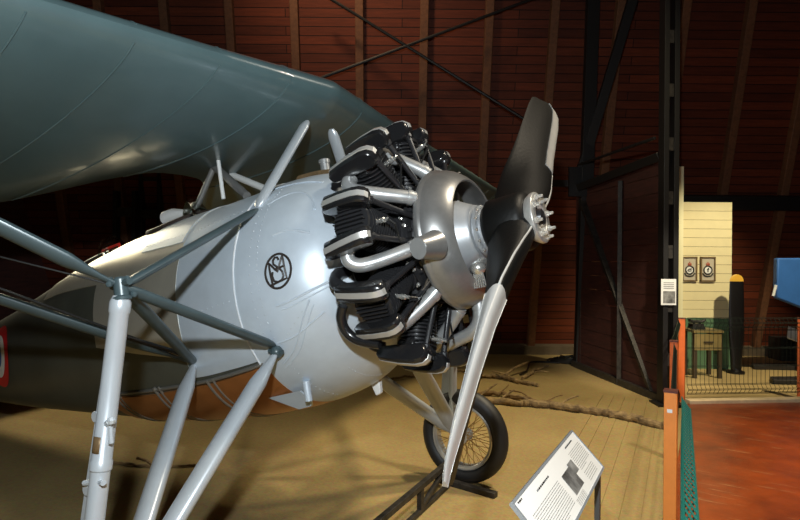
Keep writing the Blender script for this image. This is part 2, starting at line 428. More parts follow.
# ---------------------------------------------------------------- strut pyramid, undercarriage
APX = Vector((-.943, -1.24, -.068)); S1 = Vector((-1.576, -.5, -.361)); S2 = Vector((-1.005, -.51, -.373))
LEG = {-1: Vector((-1.12, -1.29, -1.13)), 1: Vector((-1.115, 1.185, -1.13))}
WY = {-1: -1.41, 1: 1.241}
AXC = (-1.076, -1.1737)
def wing_strut(a, b):
    mb = MB(); mb.tube([lerp(a, b, k) for k in (0, .05, .09, .12, .94, 1)], [.014, .016, .03, .04, .04, .02], 18, flat=.52, ref=(1, 0, 0)); part(mb, 'wing_strut', M_strut)
for s in (-1, 1):
    def m(v): return Vector((v[0], v[1] if s == -1 else -v[1], v[2]))
    apx, s1, s2, s4 = m(APX), m(S1), m(S2), m(S4)
    lg = LEG[s]
    # pyramid struts
    mb = MB(); sect_tube(mb, apx, s4 + Vector((0, 0, -.01)), .030, .016); part(mb, 'pyramid_strut', M_strut)
    mb = MB(); sect_tube(mb, apx, s2 + Vector((-.01, 0, .03)), .032, .018); part(mb, 'pyramid_strut', M_strut)
    mb = MB(); sect_tube(mb, apx, s1, .030, .018); part(mb, 'pyramid_strut', M_strut)
    # wing struts
    wing_strut(apx, m((-1.45, -2.38, .80)))
    wing_strut(s1, m((-2.42, -2.45, .78)))
    # apex fitting
    mb = MB(); mb.lathe([(-.045, .030), (-.035, .032), (-.03, .024), (.025, .024), (.032, .018)], 'z', 14, apx)
    for (dx, dy, dz) in ((.04, 0, .02), (-.04, -.01, .03), (0, .04, .02), (.02, .03, -.03), (-.03, .02, -.03), (0, -.04, .01)): mb.ball(apx + Vector((dx, dy, dz)), .012, n=8)
    mb.tube([apx + Vector((-.05, 0, .01)), apx + Vector((.05, 0, .01))], .012, 8); part(mb, 'apex_fitting', M_strut)
    # wires
    mb = MB(); mb.tube([s1 + Vector((0, -.01 * -s, .02)), m((-2.0, -2.6, .80))], .006, 6); mb.tube([s1 + Vector((0, 0, .03)), lerp(s1, m((-2.0, -2.6, .8)), .16)], .011, 8); part(mb, 'bracing_wire', M_wire)
    mb = MB(); mb.tube([apx, m((-2.35, -2.65, .80))], .003, 6); part(mb, 'bracing_wire', M_wire)
    for a in (s1, s2):
        mb = MB(); mb.ball(a, .03, n=10); mb.tube([a + Vector((-.04, 0, .01)), a + Vector((.035, 0, -.005))], .012, 8); part(mb, 'strut_fitting', M_strut)
    # streamlined undercarriage legs
    for a in (s1, s2):
        mb = MB(); d = (lg - a)
        a2 = a + d * .01
        mb.tube([a2, lerp(a2, lg, .05), lerp(a2, lg, .14), lerp(a2, lg, .5), lerp(a2, lg, .9), lg], [.018, .03, .052, .055, .052, .03], 20, flat=.62, ref=(1, 0, .25))
        part(mb, 'undercarriage_leg', M_leg)
    # shock absorber leg with fairing
    ob = Vector((-1.14, (lg.y + s * (.085 if s == -1 else .02)), -1.12)); top = apx + Vector((-.005, 0, -.03))
    mb = MB()
    mb.tube([top, lerp(top, ob, .02), lerp(top, ob, .05), lerp(top, ob, .055), lerp(top, ob, .50), lerp(top, ob, .505), lerp(top, ob, .53), lerp(top, ob, .535), lerp(top, ob, 1)],
            [.026, .034, .034, .031, .031, .034, .034, .030, .030], 20)
    ol = part(mb, 'shock_absorber_leg', M_leg)
    mb = MB(); fd = Vector((-1, 0, -.2)).normalized()
    P0, P1 = lerp(top, ob, .12), lerp(top, ob, 1)
    mb.extrude([P0 + fd * .012, lerp(P0, P1, .16) + fd * .074, lerp(P0, P1, .9) + fd * .108, P1 + fd * .04, P1, P0], (0, .012, 0))
    part(mb, 'leg_fairing', M_leg, bevel=.004)
    for k in (.27, .52, .83): 
        c = Vector(lerp(P0, P1, k)) + fd * .062 + Vector((0, -.004, 0)); mb = MB(); mb.lathe([(-.006, .018), (.0, .018), (.006, .012)], 'y', 12, c)
        part(mb, 'fairing_fastener', M_leg)
    c = Vector(lerp(top, ob, .40)); mb = MB()
    mb.tube([c, c + Vector((.062, -.02, .015))], .012, 10); mb.tube([c + Vector((.045, -.012, .01)), c + Vector((.04, -.012, -.055))], .009, 8); mb.ball(c + Vector((.066, -.02, .016)), .014, n=8)
    part(mb, 'filler_valve', M_leg)
    c = Vector(lerp(top, ob, .455)) ; mb = MB()
    ta = (ob - top).normalized(); tu = (Vector((1, 0, 0)) - ta * ta.x).normalized(); tv = ta.cross(tu); tv = tv if tv.y < 0 else -tv
    rows = [[c + tu * (.0318 * math.cos(a)) + tv * (.0318 * math.sin(a)) + ta * z for a in frange(R(50), R(112), 8)] for z in (-.026, .026)]
    mb.quadgrid(rows); pl = part(mb, 'data_plate', M_brownp, label='small brown plate on the leg')
    pl.modifiers.new('s', 'SOLIDIFY').thickness = .003
    c = Vector(lerp(top, ob, .565))
    for sg in (-1, 1): mb = MB(); mb.tube([c + Vector((sg * .02, -.01, 0)), c + Vector((sg * .055, -.018, 0))], .009, 8); part(mb, 'clamp_bolt', M_leg)
    # wheel
    wc = (AXC[0], WY[s], AXC[1]); RW = .32
    mb = MB()
    prof = []
    for a in frange(0, 2 * PI * 23 / 24, 24):
        ca, sa = math.cos(a), math.sin(a)
        prof.append((wc[1] + .058 * sa, (RW - .054) + .054 * ca * (1.0 if ca > 0 else 1.05)))
    rows = [[(wc[0] + r_ * math.cos(t), h, wc[2] + r_ * math.sin(t)) for t in [2 * PI * k / 64 for k in range(64)]] for (h, r_) in prof]
    mb.quadgrid(rows, closed_u=True, closed_v=True); wheel = part(mb, 'wheel', M_tyre, label='wire-spoked wheel with black tyre')
    mb = MB()
    for sg in (-1, 1):
        rows = [[(wc[0] + r_ * math.cos(t), wc[1] + sg * h, wc[2] + r_ * math.sin(t)) for t in [2 * PI * k / 64 for k in range(64)]] for (h, r_) in ((.046, .226), (.052, .219), (.05, .211), (.034, .205), (.030, .200), (.03, .215))]
        mb.quadgrid(rows, closed_u=True, closed_v=True)
    rows = [[(wc[0] + r_ * math.cos(t), wc[1] + h, wc[2] + r_ * math.sin(t)) for t in [2 * PI * k / 64 for k in range(64)]] for (h, r_) in ((-.032, .201), (.032, .201), (.032, .208), (-.032, .208))]
    mb.quadgrid(rows, closed_u=True, closed_v=True)
    part(mb, 'rim', M_rim, wheel)
    mb = MB()
    for k in range(30):
        for sg in (-1, 1):
            a = 2 * PI * (k + .25 * sg) / 30; a2 = a + (.75 if k % 2 else -.75)
            mb.tube([(wc[0] + .038 * math.cos(a2), wc[1] + sg * .052, wc[2] + .038 * math.sin(a2)), (wc[0] + .203 * math.cos(a), wc[1] + sg * .006, wc[2] + .203 * math.sin(a))], .0022, 5)
    part(mb, 'wire_spokes', M_spoke, wheel)
    mb = MB(); mb.lathe([(-.075, .022), (-.07, .030), (-.058, .030), (-.055, .044), (-.048, .044), (-.045, .026), (.045, .026), (.048, .044), (.055, .044), (.058, .03), (.07, .03), (.075, .018)], 'y', 24, wc)
    part(mb, 'wheel_hub', M_rim, wheel)
    mb = MB(); mb.tube([(lg.x, lg.y - s * .02, lg.z), (wc[0], wc[1], wc[2])], .026, 12); part(mb, 'axle', M_leg)
    mb = MB(); mb.tube([lerp(top, ob, .86), (wc[0], wc[1] - s * .06, wc[2] + .02)], .013, 10); part(mb, 'leg_fork', M_brownp)

# tail surfaces (mostly beyond the frame)
mb = MB()
for s in (-1, 1):
    secs = []
    for k in frange(0, 1, 8):
        y = s * (.02 + 1.55 * k); x0 = -5.45 - .25 * k; c = 1.0 * math.sqrt(max(.06, 1 - k ** 3 * .9))
        secs.append([Vector((x0 - cx * c, y, .06 + cz * .45)) for (cx, cz) in AF[::2]])
    mb.loft(secs)
part(mb, 'tailplane', M_fabric)
mb = MB(); secs = []
for k in frange(0, 1, 9):
    z = -.1 + 1.0 * k; c = 1.05 * math.sqrt(max(.06, 1 - k ** 3 * .9)); x0 = -5.55 - .35 * k
    secs.append([Vector((x0 - cx * c, cz * .4, z)) for (cx, cz) in AF[::2]])
mb.loft(secs); part(mb, 'rudder', M_fabric)
tw = Vector((-6.0, 0, 0)); gz = (-(ZH) - (-6.05) * math.sin(TAU)) / math.cos(TAU)
mb = MB(); mb.tube([(-5.85, 0, -.2), (-6.02, 0, gz + .03), (-6.10, 0, gz + .02)], .022, 10); part(mb, 'tail_skid', M_brownp)

# ---------------------------------------------------------------- engine
mb = MB(); mb.lathe([(-.80, .10), (-.80, .34), (-.64, .36), (-.62, .27), (-.56, .265), (-.555, .30), (-.53, .30), (-.525, .262), (-.40, .262), (-.395, .285), (-.375, .285), (-.37, .255), (-.32, .235), (-.30, .20)], 'x', 54)
for k in range(18):
    a = 2 * PI * (k + .5) / 18; mb.lathe([(-.38, .012), (-.362, .012), (-.358, .008)], 'x', 8, (0, .272 * math.cos(a), .272 * math.sin(a)))
part(mb, 'crankcase', M_fin, label='black engine crankcase')
mb = MB(); mb.lathe([(-.325, .20), (-.29, .185), (-.24, .165), (-.175, .132), (-.165, .126), (-.158, .126), (-.155, .105), (-.148, .105), (-.146, .118), (-.132, .118), (-.130, .095), (-.118, .095), (-.116, .08), (-.10, .08)], 'x', 48)
nose = part(mb, 'nose_case', M_nose, label='silver conical nose case inside the exhaust ring')
for k in range(14):
    a = 2 * PI * k / 14
    for (bx_, br_) in ((-.132, .112), (-.262, .176)):
        mb = MB(); mb.ball((bx_, br_ * math.cos(a), br_ * math.sin(a)), .009, n=8); part(mb, 'nose_bolt', M_plug, nose)
mb = MB()
dp = un_y(478, 268, -.12); mb.ball(dp, .036, n=14, sq=(1, 1, .9)); mb.tube([dp + Vector((0, .05, .02)), dp], .03, 12)
for k in range(6): mb.tube([dp + Vector((-.02 + .008 * k, -.01, -.02)), dp + Vector((-.03 + .011 * k, -.005, -.085))], .004, 6)
part(mb, 'oil_pump', M_plug)
# exhaust collector ring
mb = MB(); prof = [(-.312, .300), (-.320, .312), (-.320, .322), (-.312, .327), (-.296, .327), (-.290, .321), (-.284, .3205), (-.262, .316), (-.235, .305), (-.21, .289), (-.190, .272), (-.176, .256), (-.171, .247), (-.175, .241), (-.185, .245), (-.21, .262), (-.235, .280), (-.262, .294), (-.29, .299)]
mb.lathe(prof, 'x', 72, closed=True); ring = part(mb, 'exhaust_collector', M_ring, label='grey steel exhaust collector ring', smooth=50)
st0 = Vector((-.268, -.405, -.062)); st1 = Vector((-.228, -.25, -.045))
mb = MB(); secs = []
d_ = (st1 - st0)
mb.tube([st0, st0 + d_ * .06, st0 + d_ * .35, st0 + d_ * .66], [.045, .046, .052, .064], 24); part(mb, 'exhaust_stub', M_ring, ring)
mb = MB(); nn = d_.normalized(); mb.tube([st0 - nn * .002, st0 + nn * .006], .043, 24); part(mb, 'stub_cap', M_pipe, ring, label='pale grey disc closing the exhaust stub')

# one cylinder at twelve o'clock, origin on the engine axis
def cyl_obj(mb, name, m, parent=None, bevel=0, smooth=35, label=None):
    o = mb.build(name, m, parent, bevel=bevel, smooth=smooth)
    if label: o['label'] = label
    return o
XC = -.475
mb = MB(); prof = [(.24, .05), (.24, .092), (.262, .092), (.264, .078)]
r0 = .27
for k in range(13):
    z = r0 + k * .0172; w = .083 + .006 * min(1, k / 4); prof += [(z, .066), (z + .001, w), (z + .0060, w), (z + .0072, .066)]
prof += [(.495, .07), (.497, .086), (.512, .086), (.516, .06)]
mb.lathe(prof, 'z', 28, (XC, 0, 0)); cyl0 = cyl_obj(mb, 'cylinder', M_fin, smooth=25, label='black finned engine cylinder')
def cover_profile(i):
    return [(-.585, .487), (-.602, .500), (-.606, .525), (-.592, .545), (-.50, .568), (-.42, .580), (-.385, .576), (-.366, .560), (-.362, .535), (-.372, .505), (-.39, .494), (-.48, .488)]
kids = []
for tsg in (-1, 1):
    prof = cover_profile(0); t = tsg * .088; tilt = tsg * .16
    def tp(x, z, tt, tsg=tsg, tilt=tilt, t=t):
        # covers splay outwards from the cylinder axis
        zz = z - .53; y = t + tt * math.cos(tilt) + zz * math.sin(tilt) + (x + .48) * .10 * -tsg
        return (x, -y, .53 + zz * math.cos(tilt) - tt * math.sin(tilt))
    mb = MB(); secs = []
    for tt, k in ((-.034, .78), (-.028, .93), (-.014, 1), (.014, 1), (.028, .93), (.034, .78)):
        cx_, cz_ = -.485, .53; secs.append([tp(cx_ + (x - cx_) * (1 - (1 - k) * .25), cz_ + (z - cz_) * k, tt) for (x, z) in prof])
    mb.loft(secs); cv = cyl_obj(mb, 'rocker_cover', M_black, cyl0, label='black rocker cover'); kids.append(cv)
    path = [(-.607, .507), (-.608, .525), (-.594, .5465), (-.55, .558), (-.50, .5695), (-.42, .5815), (-.385, .578), (-.364, .561), (-.3605, .542)]
    mb = MB(); rows = []
    for tt, dz in ((-.0125, -.004), (-.0115, .003), (.0115, .003), (.0125, -.004)):
        rows.append([tp(-.485 + (x + .485) * (1 + dz * 2), .53 + (z - .53) * (1 + dz * 8), tt) for (x, z) in path])
    mb.quadgrid(rows); sp = cyl_obj(mb, 'cover_strip', M_alu, cyl0, label='pale aluminium strip along the rocker cover'); kids.append(sp)
    mb = MB(); a = Vector(tp(-.385, .515, 0)); b = Vector((-.325, -tsg * .055, .215))
    mb.tube([a + (a - b) * .02, lerp(a, b, .06), lerp(a, b, .08), lerp(a, b, .93), b], [.019, .019, .0125, .0125, .018], 10); kids.append(cyl_obj(mb, 'pushrod_tube', M_rod, cyl0))
    mb = MB(); mb.box((-.480, -tsg * .062, .478), (.095, .055, .05)); kids.append(cyl_obj(mb, 'cylinder_head_port', M_black, cyl0, bevel=.015))
mb = MB(); pa = Vector((-.405, -.0, .445)); pd = Vector((.92, -.1, .25)).normalized()
mb.tube([pa, pa + pd * .012, pa + pd * .013, pa + pd * .035, pa + pd * .036, pa + pd * .06, pa + pd * .062, pa + pd * .082], [.013, .013, .009, .009, .011, .011, .007, .007], 10)
kids.append(cyl_obj(mb, 'spark_plug', M_plug, cyl0, label='bright steel spark plug'))
mb = MB(); q = pa + pd * .08; mb.tube([q, q + Vector((.02, -.02, -.02)), Vector((-.345, -.07, .36)), Vector((-.335, -.04, .27))], .005, 6); kids.append(cyl_obj(mb, 'ignition_lead', M_wire, cyl0))
mb = MB()
for k in range(7):
    t_ = -.052 + k * .0174; mb.box((XC, t_, .505), (.150 - abs(k - 3) * .012, .004, .062 - abs(k - 3) * .004))
kids.append(cyl_obj(mb, 'head_fins', M_fin, cyl0))
for sx_, ty in ((-.385, .055), (-.385, -.055), (-.37, .02)):
    mb = MB(); mb.lathe([(.268, .009), (.280, .009), (.282, .006), (.290, .005)], 'z', 8, (sx_, ty, 0)); kids.append(cyl_obj(mb, 'base_nut', M_plug, cyl0))
# intake pipe behind
mb = MB(); mb.tube(spl([(-.58, -.10 * -1, .49), (-.63, .125, .47), (-.655, .13, .40), (-.655, .10, .33)]), .026, 12); kids.append(cyl_obj(mb, 'intake_pipe', M_rod, cyl0))
# exhaust pipe: leaves the head on the clockwise side and runs forward into the ring
mb = MB(); ex = spl([(-.53, -.105, .478), (-.527, -.140, .468), (-.50, -.158, .446), (-.46, -.155, .420), (-.40, -.135, .376), (-.34, -.11, .33), (-.30, -.09, .295)])
mb.tube(ex, .0295, 16); i_ = len(ex) - 3
mb.tube([ex[-5], ex[-4], ex[-3]], [.033, .0335, .033], 16); mb.tube([ex[0], ex[2]], [.037, .033], 16)
kids.append(cyl_obj(mb, 'exhaust_pipe', M_pipe, cyl0, label='satin steel exhaust pipe into the collector ring'))
hub_loc = (-A0[0] - .018, 0, -A0[2])
cyl0.parent = plane; cyl0.location = hub_loc; cyl0.scale = (1, 1.02, 1.02)
for i in range(1, 9):
    c = cyl0.copy(); C.objects.link(c); c.parent = plane; c.rotation_euler.x = i * R(40)
    for k in kids:
        if i == 5 and k.name.startswith('exhaust_pipe'): continue
        d = k.copy(); C.objects.link(d); d.parent = c
        d['label'] = k.get('label', '') or 'engine part'
        if 'label' not in k: del d['label']

mb = MB(); ex = spl([un_y(478, 292, .05), un_y(479.5, 310, .05), un_y(478.5, 322, .05), un_y(472, 332, .05), un_y(458, 340, .06), un_y(440, 349, .08), un_y(425, 356, .10)])
mb.tube(ex, .031, 16); mb.tube([ex[4], ex[5], ex[6]], [.0345, .035, .0345], 16); part(mb, 'exhaust_pipe', M_pipe, label='bent steel exhaust pipe below the collector ring')
mb = MB(); mb.tube(spl([un_y(343, 306, -.47), un_y(341, 318, -.46), un_y(346, 331, -.44), un_y(358, 340, -.42), un_y(380, 344, -.40)]), .022, 12); part(mb, 'intake_pipe', M_black, label='curved black intake pipe below the rocker covers')
# ---------------------------------------------------------------- propeller
PA = R(50.1); PR = 1.262
def blade_frame(sgn):
    d = Vector((0, -math.sin(PA), -math.cos(PA))) * sgn; t = Vector((0, -math.cos(PA), math.sin(PA))) * sgn
    return d, t
BT = [(1.0, .10, .009, 22.5), (.985, .17, .014, 22.5), (.95, .215, .02, 23), (.85, .235, .032, 24), (.7, .24, .042, 25.5), (.55, .24, .055, 28.5), (.4, .245, .08, 35), (.28, .25, .108, 45), (.18, .24, .135, 57), (.10, .225, .16, 70), (0, .21, .17, 80)]
def bsec(r, sgn, grow=0., lo=0., hi=1., n=24):
    c, th, tw_ = interp(BT, r / PR); c += grow * .5; th += grow * 2
    d, t = blade_frame(sgn); be = R(tw_); ch = t * math.cos(be) + Vector((1, 0, 0)) * math.sin(be); nm = Vector((1, 0, 0)) * math.cos(be) - t * math.sin(be)
    pts = []
    for k in range(n):
        a = 2 * PI * k / n; u = .5 * math.cos(a); v = .5 * math.sin(a) * (1 - .25 * (u < 0) * abs(u) * 2) * (1.0 if r > .25 * PR else 1.0)
        if u < -.0: v *= (1 - .55 * (-2 * u)) if r > .25 * PR else 1
        # parametrise along chord between lo..hi for sheath pieces
        uu = max(u, .5 - hi) if hi < 1 else u
        off = -.06 * c if r > .3 else 0
        rad_ = r - max(0, (r / PR - .86) / .14) * .07 * max(0, .15 - uu)
        pts.append(d * rad_ + ch * (uu * c + (.15 * c - .02) * min(1, max(0, (r / PR - .15) / .3)) * .6) + nm * (v * th + .0))
    return pts
for i_b, sgn in enumerate((1, -1)):
    pass
mb = MB()
rs = [PR] + [PR * k for k in (.995, .985, .97, .95, .9, .85, .78, .7, .62, .55, .48, .4, .34, .28, .23, .18, .14, .10, .05)]
secs = [bsec(r, 1) for r in rs] + [bsec(r, -1) for r in rs[::-1]]
# the lower and upper blades are lofted separately and share the hub block
mbp = MB(); mbp.loft([bsec(r, 1) for r in rs] + [bsec(.02, 1)]); mbp.loft([bsec(r, -1) for r in rs] + [bsec(.02, -1)])
mbp.lathe([(-.115, .075), (-.115, .105), (-.09, .128), (.05, .13), (.075, .118), (.085, .08)], 'x', 40)
prop = part(mbp, 'propeller', M_prop, label='black two-bladed wooden propeller', smooth=50)
for sgn in (1, -1):
    mb = MB(); secs = []
    rl = [PR * k for k in (1.004, .995, .985, .97, .95, .9, .85, .78, .7, .62, .55, .50, .46, .44, .43)]
    for r in rl:
        c, th, tw_ = interp(BT, min(1, r / PR))
        h = .27
        secs.append(bsec(r, sgn, .004, hi=h))
    mb.loft(secs); part(mb, 'blade_sheath', M_sheath if sgn == 1 else M_sheath, prop, label='bright metal sheath on the blade leading edge', smooth=40)
    mb = MB(); P = []
    for r in frange(PR * .43, PR * .09, 14):
        d, t = blade_frame(sgn); c, th, tw_ = interp(BT, r / PR); be = R(tw_); ch = t * math.cos(be) + Vector((1, 0, 0)) * math.sin(be)
        P.append(d * r + ch * (.5 * c + (.15 * c - .02) * min(1, max(0, (r / PR - .15) / .3)) * .6 + .001))
    mb.tube(P, .0045, 6); part(mb, 'edge_line', M_sheath, prop, label='thin pale line along the blade edge')
mb = MB(); mb.lathe([(.075, .095), (.105, .112), (.118, .112), (.122, .105), (.122, .066), (.112, .062), (.09, .055), (.09, .02)], 'x', 36); hp = part(mb, 'hub_plate', M_hubp, prop, label='pale metal propeller hub plate', bevel=.002)
for k in range(8):
    a = 2 * PI * (k + .3) / 8; mb = MB(); c = (0, .088 * math.cos(a), .088 * math.sin(a))
    mb.lathe([(.118, .0135), (.132, .0135), (.133, .008), (.150, .007), (.152, .004)], 'x', 6, c); part(mb, 'hub_bolt', M_hubp, prop)
mb = MB(); mb.lathe([(.05, .05), (.10, .05), (.105, .04), (.13, .034), (.135, .02)], 'x', 20); part(mb, 'shaft_nut', M_fin, prop)

# ================================================================== HANGAR
M_sand = mat('sand_floor', (.29, .185, .068), .9, 0, vscale=1.3, col2='#c9a05a', bump=.35, bscale=55)
def sand_nodes(m, c1, c2, fine=.25):
    nt = m.node_tree; N = nt.nodes; L = nt.links; b = N['Principled BSDF']
    for l in list(nt.links):
        if l.to_socket == b.inputs['Base Color']: nt.links.remove(l)
    tc = N.new('ShaderNodeTexCoord'); n1 = N.new('ShaderNodeTexNoise'); n1.inputs['Scale'].default_value = 1.1; n1.inputs['Detail'].default_value = 5
    n2 = N.new('ShaderNodeTexNoise'); n2.inputs['Scale'].default_value = 38; n2.inputs['Detail'].default_value = 6; n2.inputs['Roughness'].default_value = .75
    L.new(tc.outputs['Object'], n1.inputs['Vector']); L.new(tc.outputs['Object'], n2.inputs['Vector'])
    r = N.new('ShaderNodeValToRGB'); r.color_ramp.elements[0].position = .3; r.color_ramp.elements[1].position = .7
    r.color_ramp.elements[0].color = (*c1, 1); r.color_ramp.elements[1].color = (*c2, 1); L.new(n1.outputs['Fac'], r.inputs['Fac'])
    mx = N.new('ShaderNodeMix'); mx.data_type = 'RGBA'; mx.blend_type = 'OVERLAY'; mx.inputs['Factor'].default_value = fine
    L.new(r.outputs['Color'], mx.inputs[6]); L.new(n2.outputs['Color'], mx.inputs[7]); L.new(mx.outputs[2], b.inputs['Base Color'])
    b.inputs['Specular IOR Level'].default_value = .15
sand_nodes(M_sand, (.27, .19, .08), (.37, .27, .115), .6)
M_board = mat('sanded_boards', (.3, .2, .09), .85, 0, bump=.25, bscale=50); sand_nodes(M_board, (.28, .198, .084), (.38, .278, .12), .6)
M_walk = mat('varnished_walkway', (.13, .022, .005), .34, 0, vscale=2.2, col2='#9a4416', bump=.05, bscale=30)
def scuffs(m):
    nt = m.node_tree; N = nt.nodes; L = nt.links; b = N['Principled BSDF']
    src = b.inputs['Base Color'].links[0].from_socket
    tc = N.new('ShaderNodeTexCoord'); mp = N.new('ShaderNodeMapping'); mp.inputs['Rotation'].default_value = (0, 0, R(-22)); mp.inputs['Scale'].default_value = (2.2, 26, 1)
    n = N.new('ShaderNodeTexNoise'); n.inputs['Scale'].default_value = 1; n.inputs['Detail'].default_value = 5; n.inputs['Roughness'].default_value = .7
    L.new(tc.outputs['Object'], mp.inputs['Vector']); L.new(mp.outputs['Vector'], n.inputs['Vector'])
    r = N.new('ShaderNodeValToRGB'); r.color_ramp.elements[0].position = .60; r.color_ramp.elements[1].position = .76
    L.new(n.outputs['Fac'], r.inputs['Fac'])
    mx = N.new('ShaderNodeMix'); mx.data_type = 'RGBA'; mx.inputs[7].default_value = (.55, .38, .20, 1)
    L.new(r.outputs['Color'], mx.inputs['Factor']); L.new(src, mx.inputs[6]); L.new(mx.outputs[2], b.inputs['Base Color'])
scuffs(M_walk)
M_farfloor = mat('pale_floor', (.42, .30, .13), .6, 0, var=.15, vscale=2)
M_beam = mat('black_steel', (.012, .011, .011), .5, .2)
M_beam2 = mat('worn_dark_steel', (.03, .026, .022), .5, .2, var=.7, vscale=20)
M_rib = mat('wood_rib', (.14, .055, .022), .7, 0, var=.25, vscale=5, stretch=(4, 4, .6))
M_dark_wood = mat('dark_red_boards', (.05, .012, .008), .7, 0, var=.4, vscale=4, stretch=(1, 1, 8))
M_orange = mat('orange_paint', (.85, .27, .05), .5, 0, var=.08, vscale=8)
M_orange2 = mat('dark_orange_paint', (.74, .15, .025), .5, 0, var=.1, vscale=8)
M_cap = mat('dark_red_cap', (.10, .02, .012), .5)
M_green = mat('green_wire', (.015, .16, .12), .4, .1)
M_dgreen = mat('dark_wire', (.012, .02, .014), .45, .2)
M_cream = mat('cream_boards', (.78, .68, .40), .6, 0, var=.03)
M_creambright = mat('cream_edge', (.86, .80, .52), .6)
M_gpaint = mat('green_dado', (.10, .20, .11), .6, 0, var=.1)
M_paper = mat('white_paper', (.80, .80, .78), .6)
M_frame = mat('brown_frame', (.17, .11, .05), .5)
M_mountp = mat('picture_mount', (.50, .44, .34), .6)
M_ink = mat('ink_black', (.03, .03, .03), .6)
M_inkg = mat('ink_grey', (.22, .22, .22), .6)
M_photo = mat('mono_photo', (.02, .02, .02), .5, 0, vscale=11, col2='#9a9a98')
M_crown = mat('crown_red', (.36, .09, .05), .5)
M_yellow = mat('yellow_tip', (.75, .42, .05), .45)
M_dblade = mat('dark_display_blade', (.005, .004, .005), .4)
M_desk = mat('desk_wood', (.24, .18, .07), .5, 0, var=.15, vscale=6)
M_deskleg = mat('desk_leg_dark', (.05, .035, .02), .5)
M_blueP = mat('blue_cloth', (.035, .13, .40), .5, 0, var=.1, vscale=4)
M_bark = mat('weathered_bark', (.10, .065, .035), .9, 0, vscale=14, col2='#a98e62', bump=.7, bscale=45, stretch=(1, 1, 1))
M_twig = mat('dry_twig', (.20, .13, .06), .9, 0, vscale=20, col2='#7a5c34', bump=.5, bscale=60)
M_stand = mat('sign_stand_metal', (.10, .10, .10), .45, .4)
M_signframe = mat('sign_frame', (.42, .46, .50), .35, .5)
M_curb = mat('pale_curb', (.78, .62, .40), .7, 0, var=.15)
M_sill = mat('dull_sill', (.11, .08, .05), .8, 0, var=.2)
M_crate = mat('dark_crate', (.02, .016, .014), .6)

# floor
mb = MB(); mb.box((0, 4, -.05), (34, 30, .1)); tag(mb.build('floor', M_sand), kind='structure')
# sandy boards beside the fence
P1, P2, P3, P0 = Vector((.562, .573, 0)), Vector((.376, 2.502, 0)), floor_pt(680, 402), Vector((.75, -1.42, 0))
fd_ = (P1 - P0).normalized(); fx = Vector((fd_.y, -fd_.x, 0))
mb = MB()
for k in range(7):
    o = -.05 - .118 * (k + .5)
    a = Vector((.62, 0, 0)) + fx * o; 
    mb.bar(a + fd_ * -1.2 + Vector((0, 0, .003)), a + fd_ * 4.6 + Vector((0, 0, .003)), .114, .008)
tag(mb.build('floor_boards', M_board), kind='structure')
# walkway
mb = MB(); F0, F1 = floor_pt(687.5, 405), floor_pt(800, 403)
dirb = (F1 - F0).normalized(); F2 = F0 + dirb * 7
a0 = P0 + fx * .03 - fd_ * 4; a1 = P1 + fx * .03
pts = [a0, a1, P2 + fx * .03, F0 + Vector((0, -.02, 0)), F2, F2 + Vector((2, -9, 0))]
mb.extrude([Vector((p.x, p.y, .004)) for p in pts], (0, 0, .016)); tag(mb.build('floor_walkway', M_walk, smooth=0), kind='structure')
mb = MB(); mb.bar(F0 + Vector((0, 0, .03)), F2 + Vector((0, 0, .03)), .10, .06); tag(mb.build('trim_curb', M_curb, bevel=.008), kind='structure')
# pale floor beyond
mb = MB(); n_ = Vector((-dirb.y, dirb.x, 0)); g0 = F0 + n_ * .08 - dirb * .1
mb.extrude([Vector((p.x, p.y, .003)) for p in (g0, F2 + n_ * .08, F2 + n_ * 4.4, g0 + n_ * 4.4)], (0, 0, .008)); tag(mb.build('floor_display_bay', M_farfloor, smooth=0), kind='structure')

# planked back wall that leans inwards (lower slope of the timber roof)
def planks_mat(name, c1, c2, scale, vert=False):
    m = bpy.data.materials.new(name); m.use_nodes = True; nt = m.node_tree; N = nt.nodes; L = nt.links; b = N['Principled BSDF']
    tc = N.new('ShaderNodeTexCoord'); mp = N.new('ShaderNodeMapping'); L.new(tc.outputs['Object'], mp.inputs['Vector'])
    mp.inputs['Rotation'].default_value = (0, 0, 0)
    br = N.new('ShaderNodeTexBrick'); br.inputs['Scale'].default_value = 1; br.inputs['Brick Width'].default_value = 3.4; br.inputs['Row Height'].default_value = scale
    br.inputs['Mortar Size'].default_value = .006; br.inputs['Mortar Smooth'].default_value = .3; br.inputs['Bias'].default_value = 0
    br.inputs['Color1'].default_value = (*c1, 1); br.inputs['Color2'].default_value = (*c2, 1); br.inputs['Mortar'].default_value = (.006, .002, .002, 1)
    L.new(mp.outputs['Vector'], br.inputs['Vector'])
    n = N.new('ShaderNodeTexNoise'); n.inputs['Scale'].default_value = 3; n.inputs['Detail'].default_value = 7; n.inputs['Roughness'].default_value = .7
    m2 = N.new('ShaderNodeMapping'); m2.inputs['Scale'].default_value = (.8, 9, 1); L.new(tc.outputs['Object'], m2.inputs['Vector']); L.new(m2.outputs['Vector'], n.inputs['Vector'])
    mx = N.new('ShaderNodeMix'); mx.data_type = 'RGBA'; mx.blend_type = 'OVERLAY'; mx.inputs['Factor'].default_value = .8
    L.new(br.outputs['Color'], mx.inputs[6]); L.new(n.outputs['Fac'], mx.inputs[7]); L.new(mx.outputs[2], b.inputs['Base Color'])
    bp = N.new('ShaderNodeBump'); bp.inputs['Strength'].default_value = .6; bp.inputs['Distance'].default_value = .02; L.new(br.outputs['Fac'], bp.inputs['Height']); bp.invert = True
    L.new(bp.outputs['Normal'], b.inputs['Normal']); b.inputs['Roughness'].default_value = .65; b.inputs['Specular IOR Level'].default_value = .3
    return m
M_planks = planks_mat('red_stained_planks', (.145, .029, .010), (.07, .014, .005), .125)
WD = 9.6
